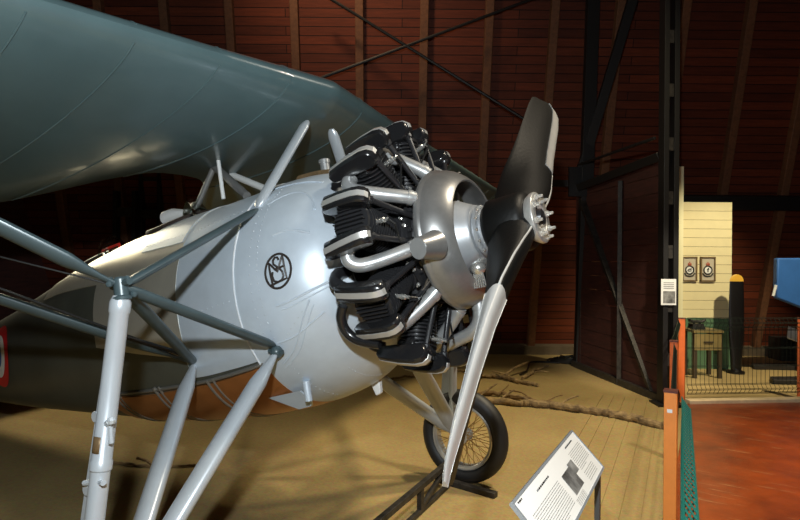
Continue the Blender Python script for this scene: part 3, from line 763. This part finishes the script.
wb = Vector((CAM.x, CAM.y, 0)) + Vector((fwd.x, fwd.y, 0)).normalized() * WD
LEAN = R(15); wn = -Vector((fwd.x, fwd.y, 0)).normalized()
wallrot = Matrix.Rotation(YAW, 4, 'Z') @ Matrix.Rotation(PI / 2 + LEAN, 4, 'X')
# local frame: x along the wall, y up the slope, z towards the hall
mb = MB(); mb.box((0, 4.4, -.06), (26, 9.0, .1)); w = mb.build('wall_back', M_planks, smooth=0); w.matrix_world = Matrix.Translation(wb) @ wallrot; tag(w, kind='structure')
ribn = 0
for k in range(-12, 12):
    ribn += 1
    mb = MB(); x = -.62 + k * .94
    mb.box((0, 4.4, .04), (.12, 8.9, .12)); o = mb.build('trim_%d' % ribn, M_rib, bevel=.01); o.matrix_world = Matrix.Translation(wb) @ wallrot @ Matrix.Translation((x, 0, 0)); tag(o, kind='structure')
mb = MB(); mb.box((0, .09, .06), (26, .18, .12)); o = mb.build('baseboard_back', M_sill); o.matrix_world = Matrix.Translation(wb) @ wallrot; tag(o, kind='structure')
# horizontal dark purlin on the right part of the wall
mb = MB(); mb.box((6.2, 2.62, .16), (6.0, .22, .14)); o = mb.build('trim_purlin', M_beam, bevel=.01); o.matrix_world = Matrix.Translation(wb) @ wallrot; tag(o, kind='structure')
# left wall, far and high, and roof
mb = MB(); mb.box((-9, -2, 4), (.2, 26, 8.6)); tag(mb.build('wall_left', M_dark_wood, smooth=0), kind='structure')
mb = MB(); mb.box((0, 2, 8.7), (34, 30, .2)); tag(mb.build('ceiling', M_dark_wood, smooth=0), kind='structure')

# steel columns and braces in front of the planks --------------------------------
def column(name, px, d, w, label, ztop=7.0, plates=True, dep=.14, group=None, rail=.055):
    b = cam_pt(px, 300, d); b.z = 0
    t = empty(name, b, label, 'steel column', group, rot=(0, 0, YAW))
    for s in (-1, 1):
        mb = MB(); mb.box((s * (w / 2 - rail / 2), 0, ztop / 2 + .01), (rail, dep, ztop)); mb.build('flange', M_beam, t, bevel=.004)
    z = .5
    while z < ztop:
        mb = MB(); mb.box((0, -dep * .3, z), (w - .02, .012, .14)); mb.build('batten_plate', M_beam2, t); z += .58
    mb = MB(); mb.box((0, 0, .015), (w + .12, dep + .1, .03)); mb.build('base_plate', M_beam, t)
    return t
column('steel_column', 667.8, 6.15, .165, 'black lattice steel column with flat batten plates beside the cream partition', 6.2)
column('steel_column', 150, 8.9, .34, 'pair of black steel uprights above the left wing, joined by plates', 6.5)
column('steel_column', 125, 8.6, .34, 'dark steel column seen between the left wing and the fuselage', 2.55)
t = empty('steel_truss', cam_pt(580, 365, 8.45) * 1.0, 'black steel truss with crossing diagonals in the middle of the plank wall', 'steel truss')
t.location.z = 0
tl = Vector(t.location)
def tp_(px, py, d): return cam_pt(px, py, d) - tl
def beam(name, a, b, w, h, m, parent=None, label=None):
    mb = MB(); mb.bar(a, b, w, h, up=fwd); o = mb.build(name, m, parent, bevel=.004)
    if label: o['label'] = label
    return o
beam('post', tp_(594, -30, 7.9), (0, 0, .0), .17, .12, M_beam, t)
beam('diagonal', tp_(640, -25, 7.7), tp_(579, 178, 8.2), .13, .08, M_beam, t)
beam('diagonal', tp_(577, 188, 8.2), tp_(661, 156, 6.25), .10, .08, M_beam, t)
beam('diagonal', tp_(578, 165, 8.2), tp_(655, 138, 6.3), .03, .03, M_beam, t)
beam('diagonal', tp_(500, 182, 8.4), tp_(580, 184, 8.2), .10, .06, M_beam, t)
mb = MB(); mb.box(tp_(579, 182, 8.15), (.30, .05, .42), rot=Matrix.Rotation(YAW, 3, 'Z')); mb.build('gusset_plate', M_beam, t)
# thin wind braces across the planks
for (a, b, lab) in (((326, -4), (545, 132), 'thin dark brace falling to the right across the planks, lower end behind the propeller'), ((318, 79), (540, -4), 'thin dark brace rising to the right across the planks above the engine')):
    q1, q2 = cam_pt(*a, 7.9), cam_pt(*b, 8.0)
    mb = MB(); mb.tube([q1 - (q1 + q2) / 2, q2 - (q1 + q2) / 2], .022, 8); o = mb.build('wind_brace', M_beam, loc=(q1 + q2) / 2); tag(o, lab, 'steel brace', 'wind braces on the plank wall')
# dark timber partition
pb0, pb1 = floor_pt(574, 366), floor_pt(664, 403); pd_ = (pb1 - pb0).normalized(); pn = Vector((pd_.y, -pd_.x, 0))
part_t = empty('wall_partition', (pb0 + pb1) / 2, None, None); tag(part_t, kind='structure')
pl0 = (pb0 - pb1) / 2; L_ = (pb1 - pb0).length
H_ = 2.72
mb = MB(); nb = 14
for k in range(nb):
    z = H_ * (k + .5) / nb; mb.bar(pl0 - pn * .03 + Vector((0, 0, z)), -pl0 - pn * .03 + Vector((0, 0, z)), .03, H_ / nb - .006)
mb.build('planking', M_dark_wood, part_t, smooth=0)
for (px, pyb) in ((582, 368), (619, 385)):
    b = floor_pt(px, pyb) - part_t.location; mb = MB(); mb.bar(b, b + Vector((0, 0, H_ - .15)), .05, .05); mb.build('stud', M_beam2, part_t)
mb = MB(); mb.bar(pl0 + Vector((0, 0, .04)), -pl0 + Vector((0, 0, .04)), .09, .08); mb.build('sill', M_beam2, part_t)
# leaning brace with worn paint
q1 = cam_pt(582, 200, 8.2); q2 = floor_pt(655, 398) + Vector((0, 0, .0))
mb = MB(); mb.bar(q1 - q2, Vector((0, 0, .03)), .10, .06, up=fwd); o = mb.build('steel_brace', M_beam2, loc=q2); tag(o, 'worn dark steel brace leaning down the dark partition to the column foot', 'steel brace')
# dark cable heap at the corner
c = floor_pt(572, 362); mb = MB()
for k in range(5):
    mb.tube([Vector((.22 * math.cos(a) * (1 - .1 * k) + .03 * k, .14 * math.sin(a), .02 + .018 * k + .012 * math.sin(3 * a + k))) for a in frange(0, 2 * PI, 25)], .014, 6)
o = mb.build('cable_coil', M_wire, loc=c + Vector((-.12, -.14, 0))); tag(o, 'coil of black cable on the sand in the wall corner', 'cable')
pts = [floor_pt(520, 376), floor_pt(527, 372), floor_pt(530, 364), floor_pt(540, 363), floor_pt(560, 364)]
mb = MB(); c = pts[0].copy(); mb.tube(spl([p - c + Vector((0, 0, .02)) for p in pts]), .014, 6); o = mb.build('floor_cable', M_wire, loc=c); tag(o, 'thin black cable lying at the foot of the plank wall', 'cable')

# ---------------------------------------------------------------- cream partition bay
cl = floor_pt(677, 371); clx = Vector((right.x, right.y, 0)).normalized(); cly = Vector((fwd.x, fwd.y, 0)).normalized()
cpart = empty('display_partition', cl, 'cream boarded display partition with green lower part and taller left edge', 'partition', rot=(0, 0, YAW))
dC = (cl - CAM).dot(fwd); sC = dC / FPX
Wd = (735 - 683) * sC * 1.02
hT = 1.519 + (260 - 197) * sC * 1.02; hG = 1.519 - (313 - 260) * sC * 1.02; hE = 1.519 + (260 - 161) * sC
x0 = 6.5 * sC
mb = MB(); nb = 13
for k in range(nb):
    z0_ = hG + (hT - hG) * k / nb; mb.box((x0 + Wd / 2, .15, z0_ + (hT - hG) / nb / 2), (Wd, .03, (hT - hG) / nb - .005))
mb.build('upper_boards', M_cream, cpart, smooth=0)
mb = MB(); mb.box((x0 + Wd / 2, .15, hG / 2), (Wd, .034, hG)); mb.build('green_dado', M_gpaint, cpart, smooth=0)['label'] = 'green painted lower panel'
mb = MB(); mb.box((x0 / 2, .10, hG + (hE - hG) / 2), (x0, .14, hE - hG)); mb.build('edge_board', M_creambright, cpart, smooth=0)
mb = MB(); mb.box((x0 / 2, .10, hG / 2), (x0, .14, hG)); mb.build('edge_board_foot', M_gpaint, cpart, smooth=0)
# framed badges
def badge(px, label, bird):
    X = (px - 677) * sC; zc = 1.519 - (264 - 260) * sC; w, h = 15 * sC, 25 * sC
    loc = cl + clx * X + cly * .115; loc.z = zc - h / 2
    t = empty('framed_badge', loc, label, 'picture', 'framed badges on the cream partition', rot=(0, 0, YAW))
    mb = MB()
    for s in (-1, 1):
        mb.box((s * (w / 2 - .009), 0, h / 2), (.018, .03, h)); mb.box((0, 0, h / 2 + s * (h / 2 - .009)), (w, .03, .018))
    mb.build('frame', M_frame, t)
    mb = MB(); mb.box((0, .006, h / 2), (w - .03, .012, h - .03)); mb.build('mount', M_mountp, t)
    mb = MB(); zc_ = h * .46
    P = [Vector((.058 * math.cos(a), -.004, zc_ + .058 * math.sin(a))) for a in frange(0, 2 * PI, 25)]
    mb.tube(P, .010, 6, mi=0)
    mb.poly([Vector((.05 * math.cos(a), -.003, zc_ + .05 * math.sin(a))) for a in frange(0, 2 * PI * 23 / 24, 24)], 1)
    mb.tube([(-.075, -.004, zc_ - .045), (-.05, -.004, zc_ - .082), (0, -.004, zc_ - .092), (.05, -.004, zc_ - .082), (.075, -.004, zc_ - .045)], .011, 6, mi=0)
    if bird: mb.tube([(-.03, -.006, zc_ - .01), (-.01, -.006, zc_ + .012), (.03, -.006, zc_ + .015)], .008, 6, mi=0); mb.tube([(-.02, -.006, zc_ - .018), (.028, -.006, zc_ - .012)], .006, 6, mi=0)
    else: mb.tube([(0, -.006, zc_ - .03), (0, -.006, zc_ + .01), (.008, -.006, zc_ + .032)], .008, 6, mi=0); mb.tube([(-.012, -.006, zc_ + .01), (.014, -.006, zc_ + .012)], .006, 6, mi=0)
    mb.ball((0, -.002, zc_ + .085), .028, mi=2, sq=(1.1, .3, .8)); mb.box((0, -.003, zc_ + .066), (.05, .008, .014), mi=2); mb.ball((0, -.003, zc_ + .112), .008, mi=2, sq=(1, .5, 1))
    mb.build('badge', [M_ink, M_paper, M_crown], t)
badge(693, 'left framed badge with a crown and bird on the cream partition', True)
badge(711.5, 'right framed badge with a crown and upright torch on the cream partition', False)
# caption card on the black column
cc = cam_pt(668.5, 292, 6.04); t = empty('caption_card', cc, 'white caption card with a grey photo fixed to the black steel column', 'sign', rot=(0, 0, YAW))
mb = MB(); mb.box((0, 0, 0), (15 * 6.04 / FPX, .008, 26 * 6.04 / FPX)); mb.build('card', M_paper, t)
mb = MB(); mb.box((.005, -.005, -.055), (12 * 6.04 / FPX, .004, 12 * 6.04 / FPX)); mb.build('photo', M_photo, t)
mb = MB()
for k in range(4): mb.box((0, -.005, .10 - .02 * k), (.11, .003, .006))
mb.build('caption_text', M_inkg, t)
# standing display propeller blade with yellow tip
bp_ = floor_pt(736, 374); t = empty('propeller_display', bp_, 'black propeller blade with a yellow tip standing upright before the cream partition', 'propeller blade', rot=(0, 0, YAW))
sB = (bp_ - CAM).dot(fwd) / FPX; HB = 1.519 - (269 - 260) * sB
def bl(z, w, th): return [Vector((w * math.cos(a), th * math.sin(a), z)) for a in frange(0, 2 * PI * 19 / 20, 20)]
w2 = 7.0 * sB
mb = MB(); zt = HB - 7 * sB
mb.loft([bl(.03, .07, .045), bl(.25, w2 * .85, .05), bl(.5, w2 * 1.05, .03), bl(.9, w2 * 1.12, .025), bl(zt, w2, .014)]); mb.build('blade', M_dblade, t)
mb = MB(); mb.loft([bl(zt + .001 + (HB - zt) * math.sin(a), w2 * math.cos(a) * 1.0 + .002, .014) for a in frange(0, 1.5, 8)]); mb.build('blade_tip', M_yellow, t)['label'] = 'yellow rounded tip'
mb = MB(); mb.lathe([(0, .11), (.04, .11), (.06, .06), (.08, .055)], 'z', 20); mb.build('foot', M_dblade, t)
# small desk with things on it
dk0 = floor_pt(694, 377); t = empty('desk', dk0, 'small light wooden desk with dark legs behind the mesh fence', 'desk', rot=(0, 0, YAW))
sD = (dk0 - CAM).dot(fwd) / FPX; zt = 1.519 - (325 - 260) * sD
mb = MB(); mb.box((.10, 0, zt), (.40, .36, .035)); mb.build('desk_top', M_desk, t, bevel=.005)
mb = MB(); mb.box((.10, -.15, zt - .14), (.36, .03, .22)); dr = mb.build('drawer_front', M_desk, t, bevel=.004)
mb = MB(); mb.box((.10, -.172, zt - .14), (.12, .02, .02)); mb.build('drawer_handle', M_deskleg, dr)
for sx in (-.06, .27):
    for sy in (-.13, .13):
        mb = MB(); mb.box((sx, sy, (zt - .02) / 2), (.045, .045, zt - .02)); mb.build('leg', M_deskleg, t)
for (dx, lab, kind) in ((-.09, 'small black desk telephone on the light wooden desk', 0), ):
    mb = MB(); mb.extrude([(-.09, -.07, 0), (.09, -.07, 0), (.07, -.05, .07), (-.07, -.05, .07)], (0, .13, 0)); mb.tube([(-.11, -.01, .12), (-.07, -.01, .10), (.07, -.01, .10), (.11, -.01, .12)], .02, 8); mb.tube([(-.04, -.01, .06), (-.04, -.01, .1)], .015, 6); mb.tube([(.04, -.01, .06), (.04, -.01, .1)], .015, 6)
    o = mb.build('telephone', M_dblade, loc=dk0 + clx * (.03) + Vector((0, 0, zt + .019))); o.rotation_euler.z = YAW; tag(o, lab, 'telephone')
# blue panel, dark crate and black slabs standing in for floor shadows on the right
bq = [cam_pt(778, 258, 7.6), cam_pt(830, 258, 7.8), cam_pt(850, 330, 7.9), cam_pt(810, 311, 7.7), cam_pt(777, 298, 7.6)]
c = bq[0].copy(); mb = MB(); mb.extrude([p - c for p in bq], cly * .10); o = mb.build('blue_panel', M_blueP, loc=c, bevel=.02); tag(o, 'blue angular panel hanging at the right edge above the fence', 'panel')
mb = MB(); nb_ = cam_pt(776, 285, 7.62); mb.tube([Vector((0, 0, 0)), cam_pt(773, 296, 7.62) - nb_], .018, 8); mb.build('edge_tube', M_white, o, loc=nb_ - c)
bx = floor_pt(784, 360); t = empty('crate', bx, 'dark slatted crate behind the mesh fence at the right', 'crate', rot=(0, 0, YAW))
mb = MB(); mb.box((0, 0, .19), (.32, .3, .36)); mb.build('body', M_crate, t)
mb = MB()
for k in range(7): mb.box((-.15 + .05 * k, -.155, .19), (.008, .01, .36)); mb.box((0, -.156, .03 + .053 * k), (.32, .01, .008))
mb.build('grille', M_beam2, t)
for (pa_, pb_, lab) in (((757, 371), (812, 368), 'flat black slab for a dark shadow on the pale floor, farther of two behind the fence'), ((769, 384), (830, 384), 'flat black slab for a dark shadow on the pale floor, nearer of two behind the fence')):
    a, b = floor_pt(*pa_), floor_pt(*pb_); c = (a + b) / 2; mb = MB(); L2 = (b - a).length
    mb.extrude([(-L2 / 2, -.10, .012), (L2 / 2, -.16, .012), (L2 / 2, .18, .012), (-L2 / 2 + .1, .12, .012)], (0, 0, .06)); o = mb.build('floor_shadow_slab', M_crate, loc=c, bevel=.006); o.rotation_euler.z = YAW; tag(o, lab, 'shadow slab', 'black shadow slabs')
a = cam_pt(794, 348, 6.9); t = empty('small_sign', floor_pt(797, 372), 'small white tilted sign on a post at the right edge behind the fence', 'sign', rot=(0, 0, YAW))
loc = Vector(t.location); zz = a.z
mb = MB(); mb.box((.0, 0, zz), (.26, .012, .2), rot=Matrix.Rotation(R(-30), 3, 'X') @ Matrix.Rotation(R(24), 3, 'Y')); mb.build('board', M_paper, t)
mb = MB(); mb.box((.02, .02, (zz + .01) / 2), (.025, .025, zz - .01)); mb.build('post', M_beam, t)

# ---------------------------------------------------------------- mesh fences
HF = .925
def mesh_panel(a, b, parent, m, off, name='mesh_panel', h=.90, z0=.05, fold=.035, wr=.0024):
    mb = MB(); a = Vector(a); b = Vector(b); t = (b - a); L = t.length; t.normalize(); n = Vector((t.y, -t.x, 0))
    zs = []; 
    levels = [z0, z0 + .05, z0 + .10, z0 + .30, z0 + .50, z0 + .70, h - .10, h - .05, h]
    def dev(z):
        for zc in (z0 + .05, h - .05):
            if abs(z - zc) < .051: return fold * (1 - abs(z - zc) / .051)
        return 0
    k = 0
    nn = int(L / .05)
    for k in range(nn + 1):
        p = a + t * (L * k / nn)
        mb.tube([p + n * (off + dev(z)) + Vector((0, 0, z)) for z in levels], wr, 5)
    for z in levels:
        for dz in (-.006, .006): mb.tube([a + n * (off + dev(z)) + Vector((0, 0, z + dz)), b + n * (off + dev(z)) + Vector((0, 0, z + dz))], .0028, 5)
    return mb.build(name, m, parent)
def post(loc, parent, m, w=.055, h=HF, sticker=False):
    mb = MB(); mb.box((loc[0], loc[1], h / 2), (w, w, h)); p = mb.build('fence_post', m, parent, bevel=.003)
    mb = MB(); mb.box((loc[0], loc[1], h + .004), (w + .006, w + .006, .010)); mb.build('post_cap', M_cap, p)
    if sticker:
        mb = MB(); mb.box((loc[0] - .002, loc[1] - w / 2 - .001, h - .085), (.022, .003, .016)); mb.build('sticker', M_paper, p)
    return p
f1 = empty('mesh_fence', P1, 'green wire mesh fence with orange posts running beside the sand towards the camera', 'fence', 'orange post fences')
post((0, 0), f1, M_orange, sticker=True); post(P0 - P1, f1, M_orange); post(P2 - P1, f1, M_orange2)
mesh_panel(P0 - P1 + fd_ * .05, -fd_ * .05, f1, M_green, .045, h=.91, wr=.0034)
mesh_panel(fd_ * .05, P2 - P1 - fd_ * .05, f1, M_dgreen, .0, h=.91, fold=.02)
mesh_panel(P2 - P1 + fd_ * .05, P3 - P1, f1, M_dgreen, -.02, h=.91, fold=.02)
f2 = empty('mesh_fence', P3, 'dark wire mesh fence with orange posts closing the far end of the walkway', 'fence', 'orange post fences')
Bp = F0 + n_ * .12; Bp.z = 0
e1 = Bp + dirb * ((floor_pt(797, 399) - Bp).dot(dirb)); e2 = e1 + dirb * 1.6
for q in (Bp, e1, e2): post(q - P3, f2, M_orange2, w=.075, h=.925)
mesh_panel(Bp - P3 + dirb * .05, e1 - P3 - dirb * .05, f2, M_dgreen, .03, h=.93, z0=.1)
mesh_panel(e1 - P3 + dirb * .05, e2 - P3 - dirb * .05, f2, M_dgreen, .03, h=.93, z0=.1)

# ---------------------------------------------------------------- info sign
sA, sCn, sDn, sBn = Vector((.263, -.035, .843)), Vector((.386, -.028, .718)), Vector((.430, -.822, .718)), Vector((.307, -.828, .843))
sx = (sA - sBn).normalized(); sy = (sCn - sA).normalized(); sn = sx.cross(sy).normalized()
if sn.z < 0: sn = -sn
SL, SS = (sA - sBn).length, (sCn - sA).length
base = (sCn + sDn) / 2; base.z = 0
isg = empty('info_sign', base, 'tilted white information board with text and grey photos on a thin stand', 'sign')
def spt(u, v, o=0.): return sBn + sx * (u * SL) + sy * (v * SS) + sn * o - base   # u along from near end, v downwards
mb = MB(); mb.extrude([spt(0, 0), spt(1, 0), spt(1, 1), spt(0, 1)], -sn * .012); mb.build('board', M_paper, isg, smooth=0)
mb = MB()
for (a, b) in (((0, 0), (1, 0)), ((1, 0), (1, 1)), ((1, 1), (0, 1)), ((0, 1), (0, 0))): mb.bar(spt(*a, -.004), spt(*b, -.004), .008, .013, up=sn)
mb.build('frame', M_signframe, isg)
def quad(mb, u0, u1, v0, v1, o=.0012): mb.poly([spt(u0, v0, o), spt(u1, v0, o), spt(u1, v1, o), spt(u0, v1, o)])
mb = MB(); quad(mb, .50, .66, .38, .80); quad(mb, .635, .72, .33, .58, .0016); mb.build('photos', M_photo, isg, smooth=0)
rnd = random.Random(3)
def words(mb, u0, u1, v, hgt):
    u = u0
    while u < u1:
        w = rnd.uniform(.006, .022); quad(mb, u, min(u + w, u1), v, v + hgt); u += w + .0045
def text_block(rows, name='text_block', m=None):
    mb = MB()
    for r in rows: words(mb, *r)
    mb.build(name, m or M_inkg, isg, smooth=0)
text_block([(.06, .44 - (.12 if k == 12 else 0), .36 + .042 * k, .011) for k in range(13)])
text_block([(.74, .96 - (.1 if k == 9 else 0), .24 + .042 * k, .011) for k in range(10)])
text_block([(.74, .92, .70 + .045 * k, .011) for k in range(5)])
text_block([(.46, .60, .84 + .028 * k, .009) for k in range(5)])
text_block([(.22, .40, .17, .03)], 'heading', M_ink); text_block([(.76, .90, .10, .03)], 'heading', M_ink); text_block([(.03, .08, .05, .03)], 'heading', M_ink)
for cpt, nm in ((sCn, .06), (sDn, -.10)):
    q = cpt - base - sx * (.012 if nm > 0 else -.08); q.z = cpt.z
    mb = MB(); mb.box((q.x - .02, q.y, (q.z + .0) / 2), (.020, .020, q.z + .02)); mb.build('stand_post', M_stand, isg)
    mb = MB(); mb.bar((q.x - .02, q.y, q.z - .02), (q.x - .11, q.y, q.z + .095), .018, .012); mb.build('bracket', M_stand, isg)
mb = MB(); mb.bar(Vector((-.02, .36, .05)), Vector((-.02, -.32, .05)), .02, .02); mb.build('stand_rail', M_stand, isg)

# ---------------------------------------------------------------- low black steel frame beside the wheel
g1, g2 = floor_pt(449, 487), floor_pt(372, 560)
lf = empty('floor_barrier', (g1 + g2) / 2, 'low black steel truss frame on the sand in front of the far wheel', 'frame')
o_ = (g1 + g2) / 2; a, b = g1 - o_, g2 - o_; dd = (b - a).normalized(); Lf = (b - a).length; zt = .17
mb = MB(); mb.bar(a + Vector((0, 0, zt)), b + Vector((0, 0, zt)), .036, .034); mb.build('top_rail', M_beam2, lf, bevel=.003)
mb = MB(); mb.bar(a + dd * .02 + Vector((0, 0, .02)), b + Vector((0, 0, .02)), .028, .026); mb.build('bottom_rail', M_beam2, lf, bevel=.003)
for k in (.03, .44, .95):
    mb = MB(); p = Vector(lerp(a, b, k)); mb.bar(p + Vector((0, 0, .03)), p + Vector((0, 0, zt - .02)), .035, .03); mb.build('upright', M_beam2, lf)
mb = MB(); mb.bar(Vector(lerp(a, b, .06)) + Vector((0, 0, zt - .02)), Vector(lerp(a, b, .43)) + Vector((0, 0, .035)), .025, .025); mb.build('diagonal', M_beam2, lf)
h1, h2 = floor_pt(437, 481) - o_, floor_pt(496, 498) - o_
mb = MB(); mb.bar(h1 + Vector((0, 0, .018)), h2 + Vector((0, 0, .018)), .05, .036); mb.build('foot', M_beam2, lf, bevel=.003)

# ---------------------------------------------------------------- branches on the sand
def branch(name, pts, rad, label, m=M_bark, group=None, wob=.02, twigs=()):
    rnd = random.Random(len(label)); P = [floor_pt(*p) for p in pts]; c = P[0].copy()
    Q = spl(P, 8); path = []; rr = []
    for i, q in enumerate(Q):
        t = i / (len(Q) - 1); r = rad[0] + (rad[1] - rad[0]) * t; r *= 1 + rnd.uniform(-.18, .18)
        path.append(q - c + Vector((rnd.uniform(-wob, wob), rnd.uniform(-wob, wob), r * .85 + abs(rnd.uniform(0, wob))))); rr.append(r)
    mb = MB(); mb.tube(path, rr, 10)
    for (t, dx, dy, dz, r) in twigs:
        p = path[int(t * (len(path) - 1))]; e = p + right * dx + Vector((fwd.x, fwd.y, 0)) * dy + Vector((0, 0, dz)); e.z = max(e.z, r + .004)
        mid = (p + e) / 2 + Vector((rnd.uniform(-.03, .03), rnd.uniform(-.03, .03), .02)); mb.tube(spl([p, mid, e], 4), [r * 1.2, r * 1.2, r, r, r, r, r * .9, r * .8, r * .5][:9], 7)
    o = mb.build(name, m, loc=c); return tag(o, label, 'branch', group)
branch('fallen_branch', [(468, 402), (515, 406), (545, 408), (580, 413), (612, 418), (640, 424), (668, 431)], (.032, .040), 'long gnarled branch lying across the sand from the wheel to the orange post', group='branches on the sand',
       twigs=((.12, .2, .12, .1, .012), (.25, -.25, .1, .05, .014), (.4, .25, .1, .08, .010), (.05, .25, .2, .12, .012)))
branch('fallen_branch', [(462, 398), (495, 396), (520, 401), (548, 405), (566, 408)], (.028, .014), 'thinner branch lying along the back of the long gnarled branch', M_twig, 'branches on the sand', .025, twigs=((.3, .15, .15, .08, .008), (.6, -.2, .12, .06, .008), (.75, .2, .08, .05, .006)))
branch('fallen_branch', [(474, 378), (500, 379), (520, 384), (537, 387)], (.03, .022), 'short dark forked branch on the sand right of the tyre top', M_bark, 'branches on the sand', twigs=((.4, .45, .55, .10, .018), (.2, -.3, -.15, .02, .012), (.6, -.25, .3, .05, .012)))
branch('fallen_branch', [(523, 380), (535, 372), (548, 367)], (.022, .014), 'small dark branch pointing to the wall corner', M_bark, 'branches on the sand', twigs=((.4, .2, -.1, .03, .01),))
branch('fallen_branch', [(380, 383), (410, 378), (450, 372), (480, 374)], (.02, .014), 'dark twiggy branch on the sand behind the undercarriage legs', M_bark, 'branches on the sand', twigs=((.5, .2, .3, .03, .01), (.8, .2, -.1, .03, .01)))
branch('dry_stick', [(112, 464), (140, 467), (165, 468), (200, 466)], (.011, .008), 'thin dry stick on the sand behind the near struts', M_twig, 'sticks behind the near struts', .006, twigs=())
branch('dry_stick', [(137, 459), (145, 461), (153, 466)], (.010, .007), 'short pale stick crossing the thin dry stick', M_twig, 'sticks behind the near struts', .004)

# ================================================================== LIGHT
def light(name, kind, loc, energy, col=(1, 1, 1), size=.1, target=None, **kw):
    l = bpy.data.lights.new(name, kind); l.energy = energy; l.color = col
    if kind == 'AREA': l.size = size
    elif kind in ('POINT', 'SPOT'): l.shadow_soft_size = size
    for k, v in kw.items(): setattr(l, k, v)
    o = bpy.data.objects.new(name, l); C.objects.link(o); o.location = loc
    if target is not None:
        o.rotation_euler = (Vector(target) - Vector(loc)).to_track_quat('-Z', 'Y').to_euler()
    return o
flash = CAM - r2 * .10 + u2 * .56 - fwd * .05
def spot(name, loc, target, energy, col, angle, size=.15, blend=.6):
    light(name, 'SPOT', loc, energy, col, size, target, spot_size=R(angle), spot_blend=blend)
light('camera_flash', 'POINT', flash, 330, (.90, .97, 1.0), .045)
spot('hangar_lamp_sand', (.6, 3.2, 6.8), (-.3, 2.9, 0), 1250, (1, .84, .52), 52, .25)
spot('hangar_lamp_wall', (-3.2, 1.5, 7.5), (-5.0, 7.2, 4.2), 620, (1, .70, .42), 70, .3, 1)
spot('hangar_lamp_bay', (2.6, 4.4, 4.6), (.6, 6.8, .8), 1000, (1, .88, .58), 46, .1)
spot('hangar_lamp_walkway', (2.4, 1.0, 6.5), (.8, .9, 0), 1100, (1, .86, .66), 58, .25)
spot('added_spot_column', (2.3, -.6, 4.2), (.15, 4.5, 1.0), 1500, (1, .90, .70), 15, .12)  # added unseen spot that whitens the caption card and brightens the fence posts
spot('added_spot_front', (3.4, 2.4, 5.6), (-.9, -.5, 2.55), 260, (1, .95, .82), 26, .12, .8)  # added unseen spot for the bright streak along the wing leading edge
light('added_light_rear', 'AREA', (-6.3, .9, 2.9), 75, (1, .88, .62), 1.0, (-2.5, -.2, 1.3))  # added unseen light, set where the polished decking mirrors it as gold
w = bpy.data.worlds.new('world'); sc.world = w; w.use_nodes = True
w.node_tree.nodes['Background'].inputs['Color'].default_value = (.6, .7, .8, 1); w.node_tree.nodes['Background'].inputs['Strength'].default_value = .003
sc.view_settings.view_transform = 'Standard'; sc.view_settings.look = 'None'; sc.view_settings.exposure = 0; sc.view_settings.gamma = 1
sc.view_settings.use_curve_mapping = False
